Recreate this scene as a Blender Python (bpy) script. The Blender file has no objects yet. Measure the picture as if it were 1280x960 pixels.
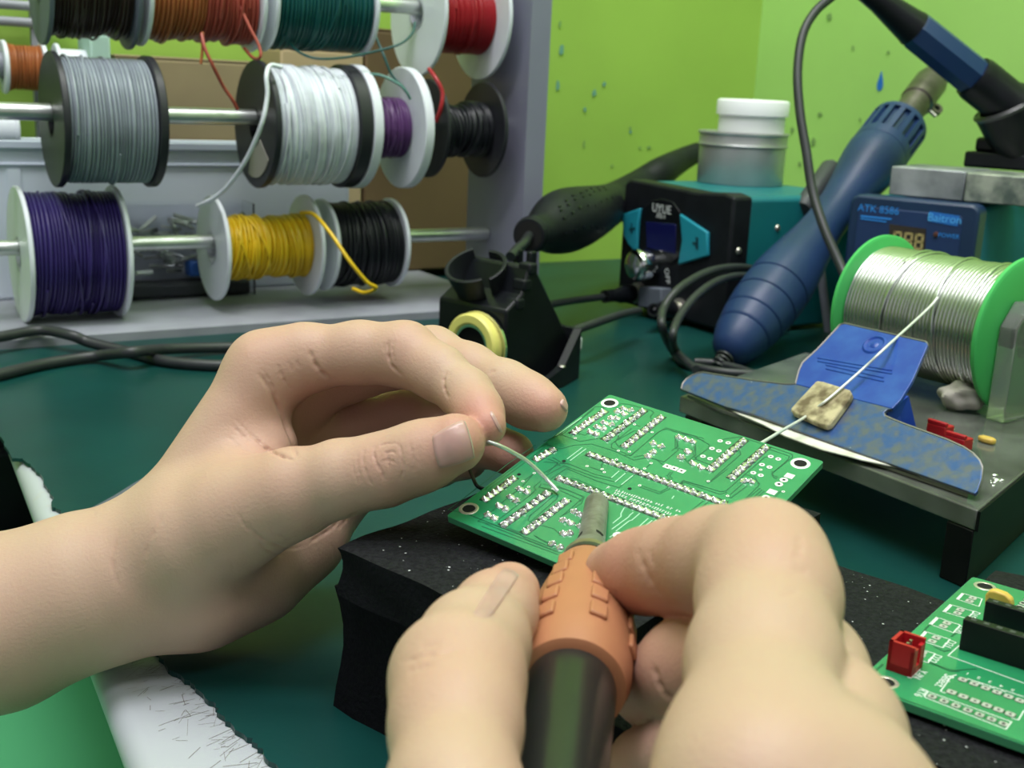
import bpy, bmesh, math, random
import numpy as np
from mathutils import Vector, Matrix
random.seed(7); rng = np.random.default_rng(7)
SC = bpy.context.scene
COL = SC.collection
V = lambda *a: np.array(a, float)
def unit(v): v = np.asarray(v, float); return v/np.linalg.norm(v)

# ------------------------------------------------------------------ camera
FPX, PITCH, ROLL, CAMH = 1449., math.radians(14.3), math.radians(2.6), 0.155
_R0, _U0 = V(1,0,0), V(0, math.sin(PITCH), math.cos(PITCH))
CF = V(0, math.cos(PITCH), -math.sin(PITCH))
CR = math.cos(ROLL)*_R0 + math.sin(ROLL)*_U0
CU = -math.sin(ROLL)*_R0 + math.cos(ROLL)*_U0
CC = V(0,0,CAMH)
def ray(x, y): return (x-640)/FPX*CR - (y-480)/FPX*CU + CF
def W(x, y, z): return CC + ray(x,y)*z                       # photo point at a distance along the view axis
def D(x, y, z=0.): d = ray(x,y); return CC + d*((z-CC[2])/d[2])   # photo point on the level plane of height z
def onplane(x, y, P, n): d = ray(x,y); return CC + d*(np.dot(np.asarray(P)-CC, n)/np.dot(d, n))
def cam3(x, y, z): return CC + x*CR - y*CU + z*CF
def proj(P):
    d = np.asarray(P)-CC; z = d@CF
    return 640+FPX*(d@CR)/z, 480-FPX*(d@CU)/z, z
cam = bpy.data.objects.new('camera', bpy.data.cameras.new('camera')); COL.objects.link(cam)
M = Matrix(((CR[0],CU[0],-CF[0],CC[0]),(CR[1],CU[1],-CF[1],CC[1]),(CR[2],CU[2],-CF[2],CC[2]),(0,0,0,1)))
cam.matrix_world = M
cam.data.sensor_width = 36; cam.data.lens = 36*FPX/1280; cam.data.clip_start = .005; cam.data.clip_end = 30
cam.data.dof.use_dof = True; cam.data.dof.focus_distance = .315; cam.data.dof.aperture_fstop = 30
SC.camera = cam

# ------------------------------------------------------------------ materials
MATS = {}
def mat(name, color, rough=.5, metal=0., var=.0, vscale=40., bump=0., bscale=200., trans=0., coat=0., spec=.5, emit=None, col2=None, sss=0., alpha=None, ior=1.45, stretch=None, vdet=4., ramp=(.35,.65)):
    if name in MATS: return MATS[name]
    m = bpy.data.materials.new(name); m.use_nodes = True
    nt = m.node_tree; p = nt.nodes['Principled BSDF']
    p.inputs['Base Color'].default_value = (*color, 1); p.inputs['Roughness'].default_value = rough
    p.inputs['Metallic'].default_value = metal; p.inputs['Specular IOR Level'].default_value = spec
    p.inputs['Transmission Weight'].default_value = trans; p.inputs['Coat Weight'].default_value = coat; p.inputs['IOR'].default_value = ior
    if sss: p.inputs['Subsurface Weight'].default_value = sss; p.inputs['Subsurface Scale'].default_value = .004
    if emit: p.inputs['Emission Color'].default_value = (*emit[:3], 1); p.inputs['Emission Strength'].default_value = emit[3]
    if var or bump or col2:
        tc = nt.nodes.new('ShaderNodeTexCoord'); src = tc.outputs['Object']
        if stretch:
            mp = nt.nodes.new('ShaderNodeMapping'); mp.inputs['Scale'].default_value = stretch
            nt.links.new(src, mp.inputs['Vector']); src = mp.outputs['Vector']
    if var or col2:
        n = nt.nodes.new('ShaderNodeTexNoise'); n.inputs['Scale'].default_value = vscale; n.inputs['Detail'].default_value = vdet
        nt.links.new(src, n.inputs['Vector'])
        r = nt.nodes.new('ShaderNodeValToRGB'); nt.links.new(n.outputs['Fac'], r.inputs['Fac'])
        a = col2 if col2 else tuple(min(1, c*(1-var)) for c in color); b = color if col2 else tuple(min(1, c*(1+var)) for c in color)
        r.color_ramp.elements[0].position = ramp[0]; r.color_ramp.elements[1].position = ramp[1]
        r.color_ramp.elements[0].color = (*a, 1); r.color_ramp.elements[1].color = (*b, 1)
        nt.links.new(r.outputs['Color'], p.inputs['Base Color'])
    if bump:
        n2 = nt.nodes.new('ShaderNodeTexNoise'); n2.inputs['Scale'].default_value = bscale; n2.inputs['Detail'].default_value = 3
        nt.links.new(src, n2.inputs['Vector'])
        bp = nt.nodes.new('ShaderNodeBump'); bp.inputs['Strength'].default_value = bump; bp.inputs['Distance'].default_value = .0005
        nt.links.new(n2.outputs['Fac'], bp.inputs['Height']); nt.links.new(bp.outputs['Normal'], p.inputs['Normal'])
    MATS[name] = m; return m
def specks(m, color, scale, thr, base=None):
    """scatter small irregular specks of another colour over a material"""
    nt = m.node_tree; p = nt.nodes['Principled BSDF']
    tc = nt.nodes.new('ShaderNodeTexCoord'); vo = nt.nodes.new('ShaderNodeTexVoronoi'); vo.inputs['Scale'].default_value = scale
    nt.links.new(tc.outputs['Object'], vo.inputs['Vector'])
    wn = nt.nodes.new('ShaderNodeMath'); wn.operation = 'MULTIPLY'
    sp = nt.nodes.new('ShaderNodeSeparateColor'); nt.links.new(vo.outputs['Color'], sp.inputs['Color'])
    nt.links.new(sp.outputs['Red'], wn.inputs[0]); wn.inputs[1].default_value = thr
    lt = nt.nodes.new('ShaderNodeMath'); lt.operation = 'LESS_THAN'; nt.links.new(vo.outputs['Distance'], lt.inputs[0])
    pw = nt.nodes.new('ShaderNodeMath'); pw.operation = 'POWER'; nt.links.new(wn.outputs[0], pw.inputs[0]); pw.inputs[1].default_value = 3.
    nt.links.new(pw.outputs[0], lt.inputs[1])
    mx = nt.nodes.new('ShaderNodeMix'); mx.data_type = 'RGBA'; nt.links.new(lt.outputs[0], mx.inputs['Factor'])
    bc = p.inputs['Base Color']
    if bc.is_linked: nt.links.new(bc.links[0].from_socket, mx.inputs['A'])
    else: mx.inputs['A'].default_value = bc.default_value[:]
    mx.inputs['B'].default_value = (*color, 1); nt.links.new(mx.outputs['Result'], bc)
    return m

# ------------------------------------------------------------------ geometry helpers
def spline(pts, n=12):
    P = [np.asarray(p, float) for p in pts]; P = [2*P[0]-P[1]] + P + [2*P[-1]-P[-2]]
    out = []
    for i in range(1, len(P)-2):
        for k in range(n):
            t = k/n; a, b, c, d = P[i-1:i+3]
            out.append(.5*((2*b)+(c-a)*t+(2*a-5*b+4*c-d)*t*t+(3*b-a-3*c+d)*t**3))
    out.append(P[-2]); return out
def frame(ax):
    ax = unit(ax); h = V(0,0,1) if abs(ax[2]) < .9 else V(1,0,0)
    u = unit(np.cross(h, ax)); v = np.cross(ax, u); return u, v, ax
class G:
    def __init__(s): s.v = []; s.f = []
    def add(s, v, f):
        o = len(s.v); s.v += [np.asarray(p, float) for p in v]; s.f += [tuple(i+o for i in q) for q in f]; return s
    def box(s, o, a, b, c):
        o, a, b, c = map(np.asarray, (o, a, b, c))
        v = [o, o+a, o+a+b, o+b, o+c, o+a+c, o+a+b+c, o+b+c]
        return s.add(v, [(0,3,2,1),(4,5,6,7),(0,1,5,4),(1,2,6,5),(2,3,7,6),(3,0,4,7)])
    def prism(s, poly, vec):
        n = len(poly); v = [np.asarray(p, float) for p in poly]; v += [p+np.asarray(vec) for p in v]
        return s.add(v, [tuple(range(n))[::-1], tuple(range(n, 2*n))] + [(i, (i+1) % n, (i+1) % n+n, i+n) for i in range(n)])
    def tube(s, pts, r, seg=10, caps=True):
        pts = [np.asarray(p, float) for p in pts]; n = len(pts)
        rs = r if hasattr(r, '__len__') else [r]*n
        t0 = unit(pts[1]-pts[0]); u, _, _ = frame(t0); rings = []
        for i, p in enumerate(pts):
            t = unit(pts[min(i+1, n-1)]-pts[max(i-1, 0)]); u = unit(u - t*np.dot(u, t)); w = np.cross(t, u)
            rings += [p+rs[i]*(math.cos(2*math.pi*k/seg)*u+math.sin(2*math.pi*k/seg)*w) for k in range(seg)]
        f = [(i*seg+k, i*seg+(k+1) % seg, (i+1)*seg+(k+1) % seg, (i+1)*seg+k) for i in range(n-1) for k in range(seg)]
        if caps: f += [tuple(range(seg))[::-1], tuple((n-1)*seg+k for k in range(seg))]
        return s.add(rings, f)
    def cyl(s, a, b, r0, r1=None, seg=24): return s.tube([a, b], [r0, r0 if r1 is None else r1], seg)
    def lathe(s, prof, o, ax, seg=40, closed=False, arc=None, ref=None):
        u, v, ax = frame(ax)
        if ref is not None: u = unit(np.asarray(ref)-ax*np.dot(ref, ax)); v = np.cross(ax, u)
        o = np.asarray(o, float); n = len(prof); vs = []
        full = arc is None; a0, a1 = (0, 2*math.pi) if full else arc; m = seg if full else seg+1
        for k in range(m):
            a = a0+(a1-a0)*k/seg; d = math.cos(a)*u+math.sin(a)*v
            vs += [o+ax*t+d*max(r, 1e-5) for t, r in prof]
        f = []
        for k in range(seg):
            k2 = (k+1) % m
            for i in range(n if closed else n-1):
                j = (i+1) % n; f.append((k*n+i, k2*n+i, k2*n+j, k*n+j))
        if not full: f += [tuple(range(n)), tuple(seg*n+i for i in range(n))[::-1]]
        return s.add(vs, f)
    def ball(s, c, r, axes=None, seg=16):
        c = np.asarray(c, float); ax = np.eye(3)*r if axes is None else np.asarray(axes)
        vs = []; rows = seg//2
        for i in range(rows+1):
            a = math.pi*i/rows
            for k in range(seg):
                b = 2*math.pi*k/seg; d = V(math.sin(a)*math.cos(b), math.sin(a)*math.sin(b), math.cos(a)); vs.append(c+d@ax)
        return s.add(vs, [(i*seg+k, (i+1)*seg+k, (i+1)*seg+(k+1) % seg, i*seg+(k+1) % seg) for i in range(rows) for k in range(seg)])
def wpos(p): return np.array(p['wpos']) if p is not None else V(0,0,0)
def build(name, g, m, parent=None, bevel=0., smooth=35, seg=2, loc=None, merge=True):
    me = bpy.data.meshes.new(name)
    base = wpos(parent) if parent is not None else None
    A = np.array(g.v)
    if parent is None: base = np.asarray(loc, float) if loc is not None else V((A[:,0].min()+A[:,0].max())/2, (A[:,1].min()+A[:,1].max())/2, A[:,2].min())
    me.from_pydata([tuple(p) for p in (A-base)], [], g.f)
    if merge:
        bm = bmesh.new(); bm.from_mesh(me); bmesh.ops.remove_doubles(bm, verts=bm.verts, dist=2e-6)
        bmesh.ops.dissolve_degenerate(bm, edges=bm.edges, dist=1e-6)
        bmesh.ops.recalc_face_normals(bm, faces=bm.faces); bm.to_mesh(me); bm.free()
    me.materials.append(m)
    if smooth:
        me.polygons.foreach_set('use_smooth', [True]*len(me.polygons))
        me.set_sharp_from_angle(angle=math.radians(smooth))
    o = bpy.data.objects.new(name, me); COL.objects.link(o)
    o['wpos'] = list(map(float, base))
    if parent is not None: o.parent = parent; 
    else: o.location = tuple(base)
    if bevel:
        b = o.modifiers.new('bevel', 'BEVEL'); b.width = bevel; b.segments = seg; b.limit_method = 'ANGLE'; b.angle_limit = math.radians(40)
        b.harden_normals = False
    return o
def tag(o, label=None, cat=None, group=None, kind=None):
    if label: o['label'] = label
    if cat: o['category'] = cat
    if group: o['group'] = group
    if kind: o['kind'] = kind
    return o
def thing(name, label, cat, loc, group=None):
    o = bpy.data.objects.new(name, None); COL.objects.link(o); o.location = tuple(map(float, loc)); o.empty_display_size = .01
    o['wpos'] = list(map(float, loc)); return tag(o, label, cat, group)
def text(name, s, o, xd, yd, size, m, parent, depth=.0002, align='CENTER', spacing=1.):
    cu = bpy.data.curves.new(name, 'FONT'); cu.body = s; cu.size = 1; cu.align_x = align; cu.align_y = 'CENTER'; cu.space_character = spacing; cu.extrude = .02; cu.resolution_u = 3
    t = bpy.data.objects.new(name, cu); COL.objects.link(t); bpy.context.view_layer.update()
    me = bpy.data.meshes.new_from_object(t.evaluated_get(bpy.context.evaluated_depsgraph_get()))
    bpy.data.objects.remove(t); bpy.data.curves.remove(cu)
    g = G(); nd = np.cross(xd, yd)
    g.add([np.asarray(o)+np.asarray(xd)*v.co.x*size+np.asarray(yd)*v.co.y*size+nd*(v.co.z*size*.3+depth) for v in me.vertices], [tuple(p.vertices) for p in me.polygons])
    bpy.data.meshes.remove(me)
    return build(name, g, m, parent, smooth=0, merge=False)

# ------------------------------------------------------------------ palette
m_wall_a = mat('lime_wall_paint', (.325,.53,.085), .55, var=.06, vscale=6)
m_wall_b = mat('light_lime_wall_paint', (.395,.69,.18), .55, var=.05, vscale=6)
m_floor = mat('green_floor_paint', (.09,.38,.16), .5, var=.05, vscale=3)
m_mat = mat('dark_green_rubber', (.0045,.044,.040), .34, var=.25, vscale=9, bump=.05, bscale=500, spec=.34)
m_matback = mat('mat_underside_rubber', (.012,.014,.014), .7)
m_lam = mat('worn_white_laminate', (.42,.45,.48), .4, col2=(.43,.42,.35), vscale=45, ramp=(.25,.42))
m_steel = mat('grey_painted_steel', (.26,.27,.31), .38, var=.1, vscale=30)
m_lav = mat('lavender_painted_steel', (.22,.225,.30), .45, var=.05, vscale=10)
m_rod = mat('zinc_plated_rod', (.62,.65,.63), .28, metal=.85, var=.1, vscale=60)
m_wplas = mat('milky_white_plastic', (.62,.70,.77), .4, var=.03, vscale=15)
m_wflange = mat('white_spool_plastic', (.70,.74,.80), .4, var=.04, vscale=20)
m_kflange = mat('black_spool_plastic', (.018,.019,.024), .45, var=.15, vscale=30)
m_gflange = mat('grey_spool_plastic', (.11,.13,.16), .45, var=.1, vscale=30)
m_black = mat('black_plastic', (.0055,.0068,.009), .36, var=.2, vscale=60, spec=.32)
m_blackm = mat('matte_black_plastic', (.007,.0085,.0115), .5, var=.2, vscale=90, bump=.1, bscale=900, spec=.3)
m_cable = mat('grey_black_cable_rubber', (.028,.031,.034), .42, var=.1, vscale=60)
m_carton = mat('khaki_cardboard', (.30,.24,.13), .8, var=.08, vscale=12, bump=.1, bscale=90)
m_tan = mat('tan_cardboard', (.46,.36,.20), .8, var=.06, vscale=12)
m_brown = mat('brown_cardboard', (.15,.10,.045), .8, var=.12, vscale=8)
m_teal = mat('teal_painted_metal', (.010,.17,.19), .4, var=.06, vscale=25)
m_tealb = mat('teal_button_plastic', (.015,.27,.36), .4)
m_screen = mat('dark_blue_display', (.008,.010,.075), .15)
m_navy = mat('navy_blue_plastic', (.014,.038,.118), .42, var=.08, vscale=30)
m_navyd = mat('dark_navy_plastic', (.010,.032,.085), .4, var=.1, vscale=30)
m_tealbox = mat('pale_teal_metal', (.022,.20,.30), .75, spec=.2, var=.12, vscale=25)
m_bluetext = mat('bright_blue_print', (.03,.27,.80), .5)
m_led = mat('tan_display_segments', (.42,.34,.14), .5)
m_white = mat('white_print', (.70,.74,.73), .5)
m_jar = mat('white_jar_plastic', (.84,.87,.87), .35)
m_tin = mat('brushed_tin', (.47,.48,.47), .38, metal=.6, var=.1, vscale=30, bump=.05, bscale=300)
m_chrome = mat('shiny_chrome', (.75,.78,.77), .12, metal=1.)
m_screw = mat('screw_steel', (.6,.58,.52), .3, metal=.9)
m_nozzle = mat('heat_stained_steel', (.10,.085,.078), .36, metal=.75, col2=(.19,.165,.15), vscale=70)
m_lead = mat('scuffed_metal_block', (.40,.42,.44), .5, metal=.35, col2=(.17,.19,.20), vscale=45, bump=.4, bscale=150)
m_leadb = mat('pitted_metal_block_end', (.44,.47,.40), .5, metal=.35, col2=(.10,.13,.12), vscale=75, bump=.6, bscale=200)
m_yel = mat('pale_yellow_plastic', (.80,.72,.20), .45)
m_foam = specks(mat('black_foam', (.0125,.0135,.0155), .8, col2=(.0035,.004,.005), vscale=900, bump=1., bscale=1100, spec=.22), (.50,.52,.53), 560, .56)
m_foamside = mat('black_foam_darker_side', (.0055,.0062,.0085), .85, col2=(.0035,.004,.0055), vscale=700, bump=.7, bscale=900, spec=.12)
m_pcb = mat('green_solder_mask', (.020,.235,.098), .27, var=.12, vscale=55, coat=.5, spec=.6)
m_pcbd = mat('dark_green_traces', (.007,.095,.045), .35)
m_pcbl = mat('light_green_traces', (.35,.62,.45), .3)
m_pcbe = mat('pcb_edge_laminate', (.05,.26,.13), .6, var=.1, vscale=90)
m_solder = mat('bright_solder', (.93,.93,.93), .24, metal=.9)
m_dkgreen = mat('near_black_green', (.012,.035,.022), .35)
m_padw = mat('tinned_pad', (.80,.82,.80), .4, metal=.25)
m_hole = mat('hole_shadow_black', (.004,.004,.004), .9)
m_ring = mat('plated_hole_ring', (.55,.52,.44), .35, metal=.6)
m_red = mat('red_connector_plastic', (.42,.010,.018), .4)
m_ycap = mat('yellow_dipped_capacitor', (.62,.42,.085), .45, var=.06, vscale=300)
m_sold = mat('dull_solder_wire', (.70,.72,.70), .3, metal=.75)
m_soldw = mat('solder_winding_metal', (.62,.63,.62), .24, metal=1.)
m_grn = mat('green_reel_plastic', (.065,.47,.12), .38, var=.04, vscale=30)
def acrylic():
    m = mat('smoky_grimy_acrylic', (.31,.33,.30), .16, trans=.66, col2=(.11,.115,.095), vscale=45, ramp=(.25,.6), bump=.1, bscale=120, ior=1.49); return m
m_acr = acrylic()
m_acrc = mat('clear_acrylic', (.66,.70,.64), .12, trans=.85, var=.08, vscale=50, ior=1.49)
m_blue = specks(mat('worn_blue_enamel', (.035,.090,.27), .40, metal=.3, col2=(.105,.122,.150), vscale=210, vdet=12, ramp=(.36,.62), bump=.3, bscale=300, coat=.1), (.32,.33,.33), 300, .45)
m_blueb = mat('bright_blue_enamel', (.008,.048,.32), .42, coat=.1, col2=(.02,.09,.38), vscale=90, vdet=8, ramp=(.3,.55))
m_edge = mat('bare_steel_edge', (.20,.185,.18), .45, metal=.6)
m_paper = mat('dirty_white_paper', (.72,.71,.64), .7, col2=(.42,.39,.30), vscale=90, ramp=(.25,.5))
m_pad = mat('scorched_felt', (.55,.48,.29), .85, col2=(.15,.115,.06), vscale=140, vdet=8, ramp=(.36,.56), bump=.6, bscale=400)
m_grip = mat('orange_brown_rubber_grip', (.40,.165,.080), .55, var=.06, vscale=60)
m_barrel = mat('black_handle_barrel', (.016,.018,.017), .3, coat=.15)
m_tip = mat('oxidised_iron_sleeve', (.30,.285,.25), .42, metal=.55, col2=(.17,.155,.125), vscale=260, bump=.2, bscale=900)
m_brass = mat('aged_brass_nut', (.34,.29,.17), .4, metal=.7, var=.2, vscale=200)
m_nail = mat('fingernail', (.47,.285,.255), .34, var=.05, vscale=200, sss=.1, coat=.15)
m_naile = mat('fingernail_edge', (.50,.42,.34), .4, sss=.1)
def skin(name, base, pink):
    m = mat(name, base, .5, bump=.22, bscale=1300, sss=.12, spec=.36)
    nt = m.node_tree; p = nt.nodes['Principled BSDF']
    at = nt.nodes.new('ShaderNodeAttribute'); at.attribute_name = 'flush_shade'
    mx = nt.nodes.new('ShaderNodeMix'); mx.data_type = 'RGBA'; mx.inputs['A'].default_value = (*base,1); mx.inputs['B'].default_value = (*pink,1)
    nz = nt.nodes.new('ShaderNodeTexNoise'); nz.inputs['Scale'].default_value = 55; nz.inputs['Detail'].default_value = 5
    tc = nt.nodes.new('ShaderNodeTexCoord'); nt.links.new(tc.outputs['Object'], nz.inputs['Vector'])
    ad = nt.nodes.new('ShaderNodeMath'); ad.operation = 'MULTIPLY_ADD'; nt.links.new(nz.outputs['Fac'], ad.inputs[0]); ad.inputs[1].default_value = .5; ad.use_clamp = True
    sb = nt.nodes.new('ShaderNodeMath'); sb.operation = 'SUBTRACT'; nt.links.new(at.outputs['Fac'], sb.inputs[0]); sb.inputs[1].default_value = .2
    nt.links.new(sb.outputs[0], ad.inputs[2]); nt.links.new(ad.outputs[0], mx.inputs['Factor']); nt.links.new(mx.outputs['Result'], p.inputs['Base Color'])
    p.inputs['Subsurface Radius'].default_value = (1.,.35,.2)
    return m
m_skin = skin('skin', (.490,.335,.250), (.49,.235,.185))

# ------------------------------------------------------------------ table frame: B runs along the back wall, N runs away from the viewer
B = V(math.cos(math.radians(32)), math.sin(math.radians(32)), 0); N = V(-B[1], B[0], 0); Z = V(0,0,1)
def S(b, n, z=0.): return b*B+n*N+z*Z
wp = D(700, 326); nW = wp@N
d = ray(935, 200); t = (nW-CC@N)/(d@N); bW = (CC+d*t)@B
bE = .066; nF = -.35                                     # desk edge on the left, desk front (behind the camera)
# room shell
FZ = -.75; CZ = 1.75
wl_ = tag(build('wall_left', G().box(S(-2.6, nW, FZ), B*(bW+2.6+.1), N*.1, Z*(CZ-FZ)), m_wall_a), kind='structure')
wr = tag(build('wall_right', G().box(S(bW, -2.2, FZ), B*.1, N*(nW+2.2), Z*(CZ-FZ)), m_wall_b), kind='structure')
tag(build('floor', G().box(S(-2.6, -2.2, FZ-.1), B*(bW+2.7), N*(nW+2.3), Z*.1), m_floor), kind='structure')
tag(build('ceiling', G().box(S(-2.6, -2.2, CZ), B*(bW+2.7), N*(nW+2.3), Z*.1), mat('white_ceiling_paint', (.8,.8,.78), .8)), kind='structure')
# small blue drop-shaped mark on the right wall
dp = onplane(1100, 104, S(bW-.0006, 0), -B); hd = unit(np.cross(Z, -B))
pts = [(0,.0105),(.0018,.005),(.0032,0),(.0034,-.003),(.0022,-.0058),(0,-.0068),(-.0022,-.0058),(-.0034,-.003),(-.0032,0),(-.0018,.005)]
build('paint_drop', G().prism([dp+hd*a+Z*b for a, b in pts], B*.0004), mat('blue_paint_mark', (.02,.16,.60), .5), wr)
# old paint chips and smudges on the two walls
def smudges(spots, P, n, parent, m):
    g = G(); h = unit(np.cross(Z, n))
    for x, y, a, b in spots:
        c = onplane(x, y, P+n*.0006, n); k = 9; an = random.uniform(0, 6)
        g.prism([c+(h*math.cos(6.283*i/k)*a+Z*math.sin(6.283*i/k)*b)*random.uniform(.3,.62) for i in range(k)], n*.0003)
    build('paint_smudges', g, m, parent, smooth=0)
m_sm = mat('grey_green_smudge', (.20,.36,.11), .6); m_sb = mat('blue_green_smudge', (.14,.34,.26), .6)
smudges([(800,185,.004,.003),(788,160,.003,.003),(811,184,.006,.003),(765,207,.003,.003),(700,30,.003,.006),(730,180,.002,.007)], S(0,nW), -N, wl_, m_sm)
smudges([(702,62,.005,.009),(697,108,.004,.009),(743,116,.006,.007),(755,105,.004,.004),(731,137,.004,.005),(679,170,.003,.016),(788,165,.004,.004)], S(0,nW), -N, wl_, m_sb)
smudges([(1037,21,.007,.009),(1110,66,.004,.003),(1066,60,.003,.004),(1025,143,.006,.005),(990,163,.004,.006),(1017,177,.006,.007),(1000,205,.004,.005),(925,200,.003,.003),(1075,150,.003,.003)], S(bW,0), -B, wr, m_sm)
# desk
desk = thing('desk', 'white laminate workbench with worn rounded edge under the green mat', 'workbench', S(.5,.2,FZ))
DT = -.0016
r = .0058
def bedge(n): return .0560+(n-.27)*.052                   # the bench's left edge is not quite square to its back
pr = []
for k in range(13):
    a = math.pi/2+math.pi*k/12; pr.append((r+r*math.cos(a), DT-r+r*math.sin(a)))
nq = [nF, nW-.003]; g = G(); m_ = len(pr)+3; rings = []
for n in nq:
    rings += [S(bedge(n)+b, n, z) for b, z in pr]+[S(bedge(n)+.04, n, DT-.042), S(bW-.003, n, DT-.042), S(bW-.003, n, DT)]
g.add(rings, [tuple(range(m_))[::-1], tuple(range(m_, 2*m_))]+[(i, (i+1) % m_, (i+1) % m_+m_, i+m_) for i in range(m_)])
build('worktop', g, m_lam, desk, smooth=40)
for b, n in ((bE+.06, nF+.03), (.45, nW-.09), (bW-.09, nF+.03), (bW-.09, nW-.09)):
    build('leg', G().box(S(b, n, FZ), B*.05, N*.05, Z*(DT-.042-FZ)), m_steel, desk, bevel=.002)
# scratches in the worn laminate
sg = G()
for i in range(170):
    py = random.uniform(812, 975); px = np.interp(py, [808,836,856,880,908,930,955,975], [190,210,243,270,292,322,345,362])-abs(random.gauss(0, 55))-3; p = D(px, py, DT)
    if p@B < bedge(p@N)+r: continue
    a = random.gauss(.9, .55); L = random.uniform(.001, .008); dr = V(math.cos(a), math.sin(a), 0); sd = V(-dr[1], dr[0], 0)*random.uniform(.00003,.00008)
    q = p+dr*L+sd*random.uniform(-6, 6); up = Z*.00008
    sg.add([p-sd+up, p+sd+up, q+sd+up, q-sd+up], [(0,1,2,3)])
build('scratch_marks', sg, mat('dark_scratch', (.20,.185,.16), .8), desk, smooth=0, merge=False)
# green mat with a torn left edge
edge = [(-60,470),(0,545),(8,560),(15,573),(28,573),(38,580),(50,592),(58,608),(66,620),(65,634),(76,638),(86,650),(100,668),(120,700),(140,738),(160,775),(176,800),(190,808),(198,816),(210,836),(228,846),(243,856),(256,872),(270,880),(274,892),(292,908),(305,918),(322,930),(330,944),(345,955),(362,975),(420,1040),(600,1250)]
ep = [D(x, y, 0) for x, y in edge]; jag = []
for a, b in zip(ep[:-1], ep[1:]):
    k = 4
    for i in range(k):
        p = a+(b-a)*i/k; jag.append(p + (V(0,0,0) if i == 0 else B*random.uniform(-.0006,.0006)+N*random.uniform(-.0004,.0004)))
jag.append(ep[-1])
n0 = jag[0]@N; b0 = jag[0]@B
poly = [S(bedge(nW)+.004, nW-.004), S(bedge(n0+.03)+.004, n0+.03)] + jag + [S(jag[-1]@B, nF+.002), S(bW-.004, nF+.002), S(bW-.004, nW-.004)]
dm = build('desk_mat', G().prism([p-Z*.0015 for p in poly], Z*.0015), m_mat, smooth=0)
tag(dm, 'dark green rubber mat with torn left edge covering the workbench', 'desk mat')
# added black box filling the shade under the bench, and green stool beside it
cb = thing('dark_filler', 'added black box filling the shade under the workbench, seen past its left edge', 'dark_filler', S(.10, .79, FZ))
build('carcass', G().box(S(-.08, .70, FZ+.03), B*.46, N*.18, Z*(-.047-FZ-.03)), m_blackm, cb, bevel=.004)
for k in range(2): 
    dd = build('door', G().box(S(-.075+.228*k, .686, FZ+.05), B*.222, N*.014, Z*(-.06-FZ-.05)), m_black, cb, bevel=.002)
    build('handle', G().cyl(S(.13+.04*k, .676, -.35), S(.13+.04*k, .676, -.25), .005), m_steel, dd)
build('plinth', G().box(S(-.07, .72, FZ), B*.44, N*.15, Z*.03), m_blackm, cb)
m_stool = mat('green_stool_plastic', (.062,.30,.14), .45, var=.03, vscale=5)
sl = thing('stool', 'green plastic stool below the worn bench edge at lower left', 'stool', S(bE-.15, .36, FZ))
build('seat', G().box(S(bE-.40, .05, -.125), B*.54, N*.61, Z*.025), m_stool, sl, bevel=.008, seg=3)
for b, n in ((-.37,.09),(-.37,.58),(.06,.09),(.06,.58)):
    build('leg', G().box(S(bE+b, n, FZ), B*.04, N*.04, Z*(-.125-FZ)), m_stool, sl, bevel=.004)
#@@PART2
# ------------------------------------------------------------------ shelf with wire spools
def rowpt(px, P):                    # point of a level rod through P, along B, that shows at photo column px
    d = ray(px, 480); A = np.array([[B[0], -d[0]], [B[1], -d[1]]])     # only the column matters: solve with the roll kept
    lo, hi = -1., 1.
    for _ in range(60):
        mid = (lo+hi)/2
        if proj(P+B*mid)[0] < px: lo = mid
        else: hi = mid
    return P+B*lo
RB = W(318, 300.5, .765); RM = W(318, 147, .73); RT = W(490, 7, .775)
rods = {}
LZ = .006
lg = D(340, 413, 0); lN = lg@N; 
panB = rowpt(609, RB)@B
rack = thing('spool_rack', 'grey steel wire rack with rods of coloured wire spools', 'rack', S(panB-.3, lN+.05, 0))
build('ledge', G().prism([S(bE+.02, lN, .0), S(bE+.02, lN, LZ-.001), S(bE+.02, lN+.0015, LZ), S(bE+.02, lN+.203, LZ), S(bE+.02, lN+.203, .0)], B*(panB-bE-.02)), m_steel, rack)
pg = G().box(S(panB, lN+.004, .0), B*.0015, N*.075, Z*.40).box(S(panB, lN+.002, .0), B*.016, N*.002, Z*.40).box(S(panB, lN+.079, 0), B*.016, N*.002, Z*.40)
build('side_panel', pg, m_lav, rack)
for P, r, l0 in ((RB,.0047,bE-.03), (RM,.0050,bE-.06), (RT,.0048,bE-.06)):
    a = P+B*(l0-P@B); build('rod', G().cyl(a, P+B*(panB-.0005-P@B), r, seg=20), m_rod, rack)
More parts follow.
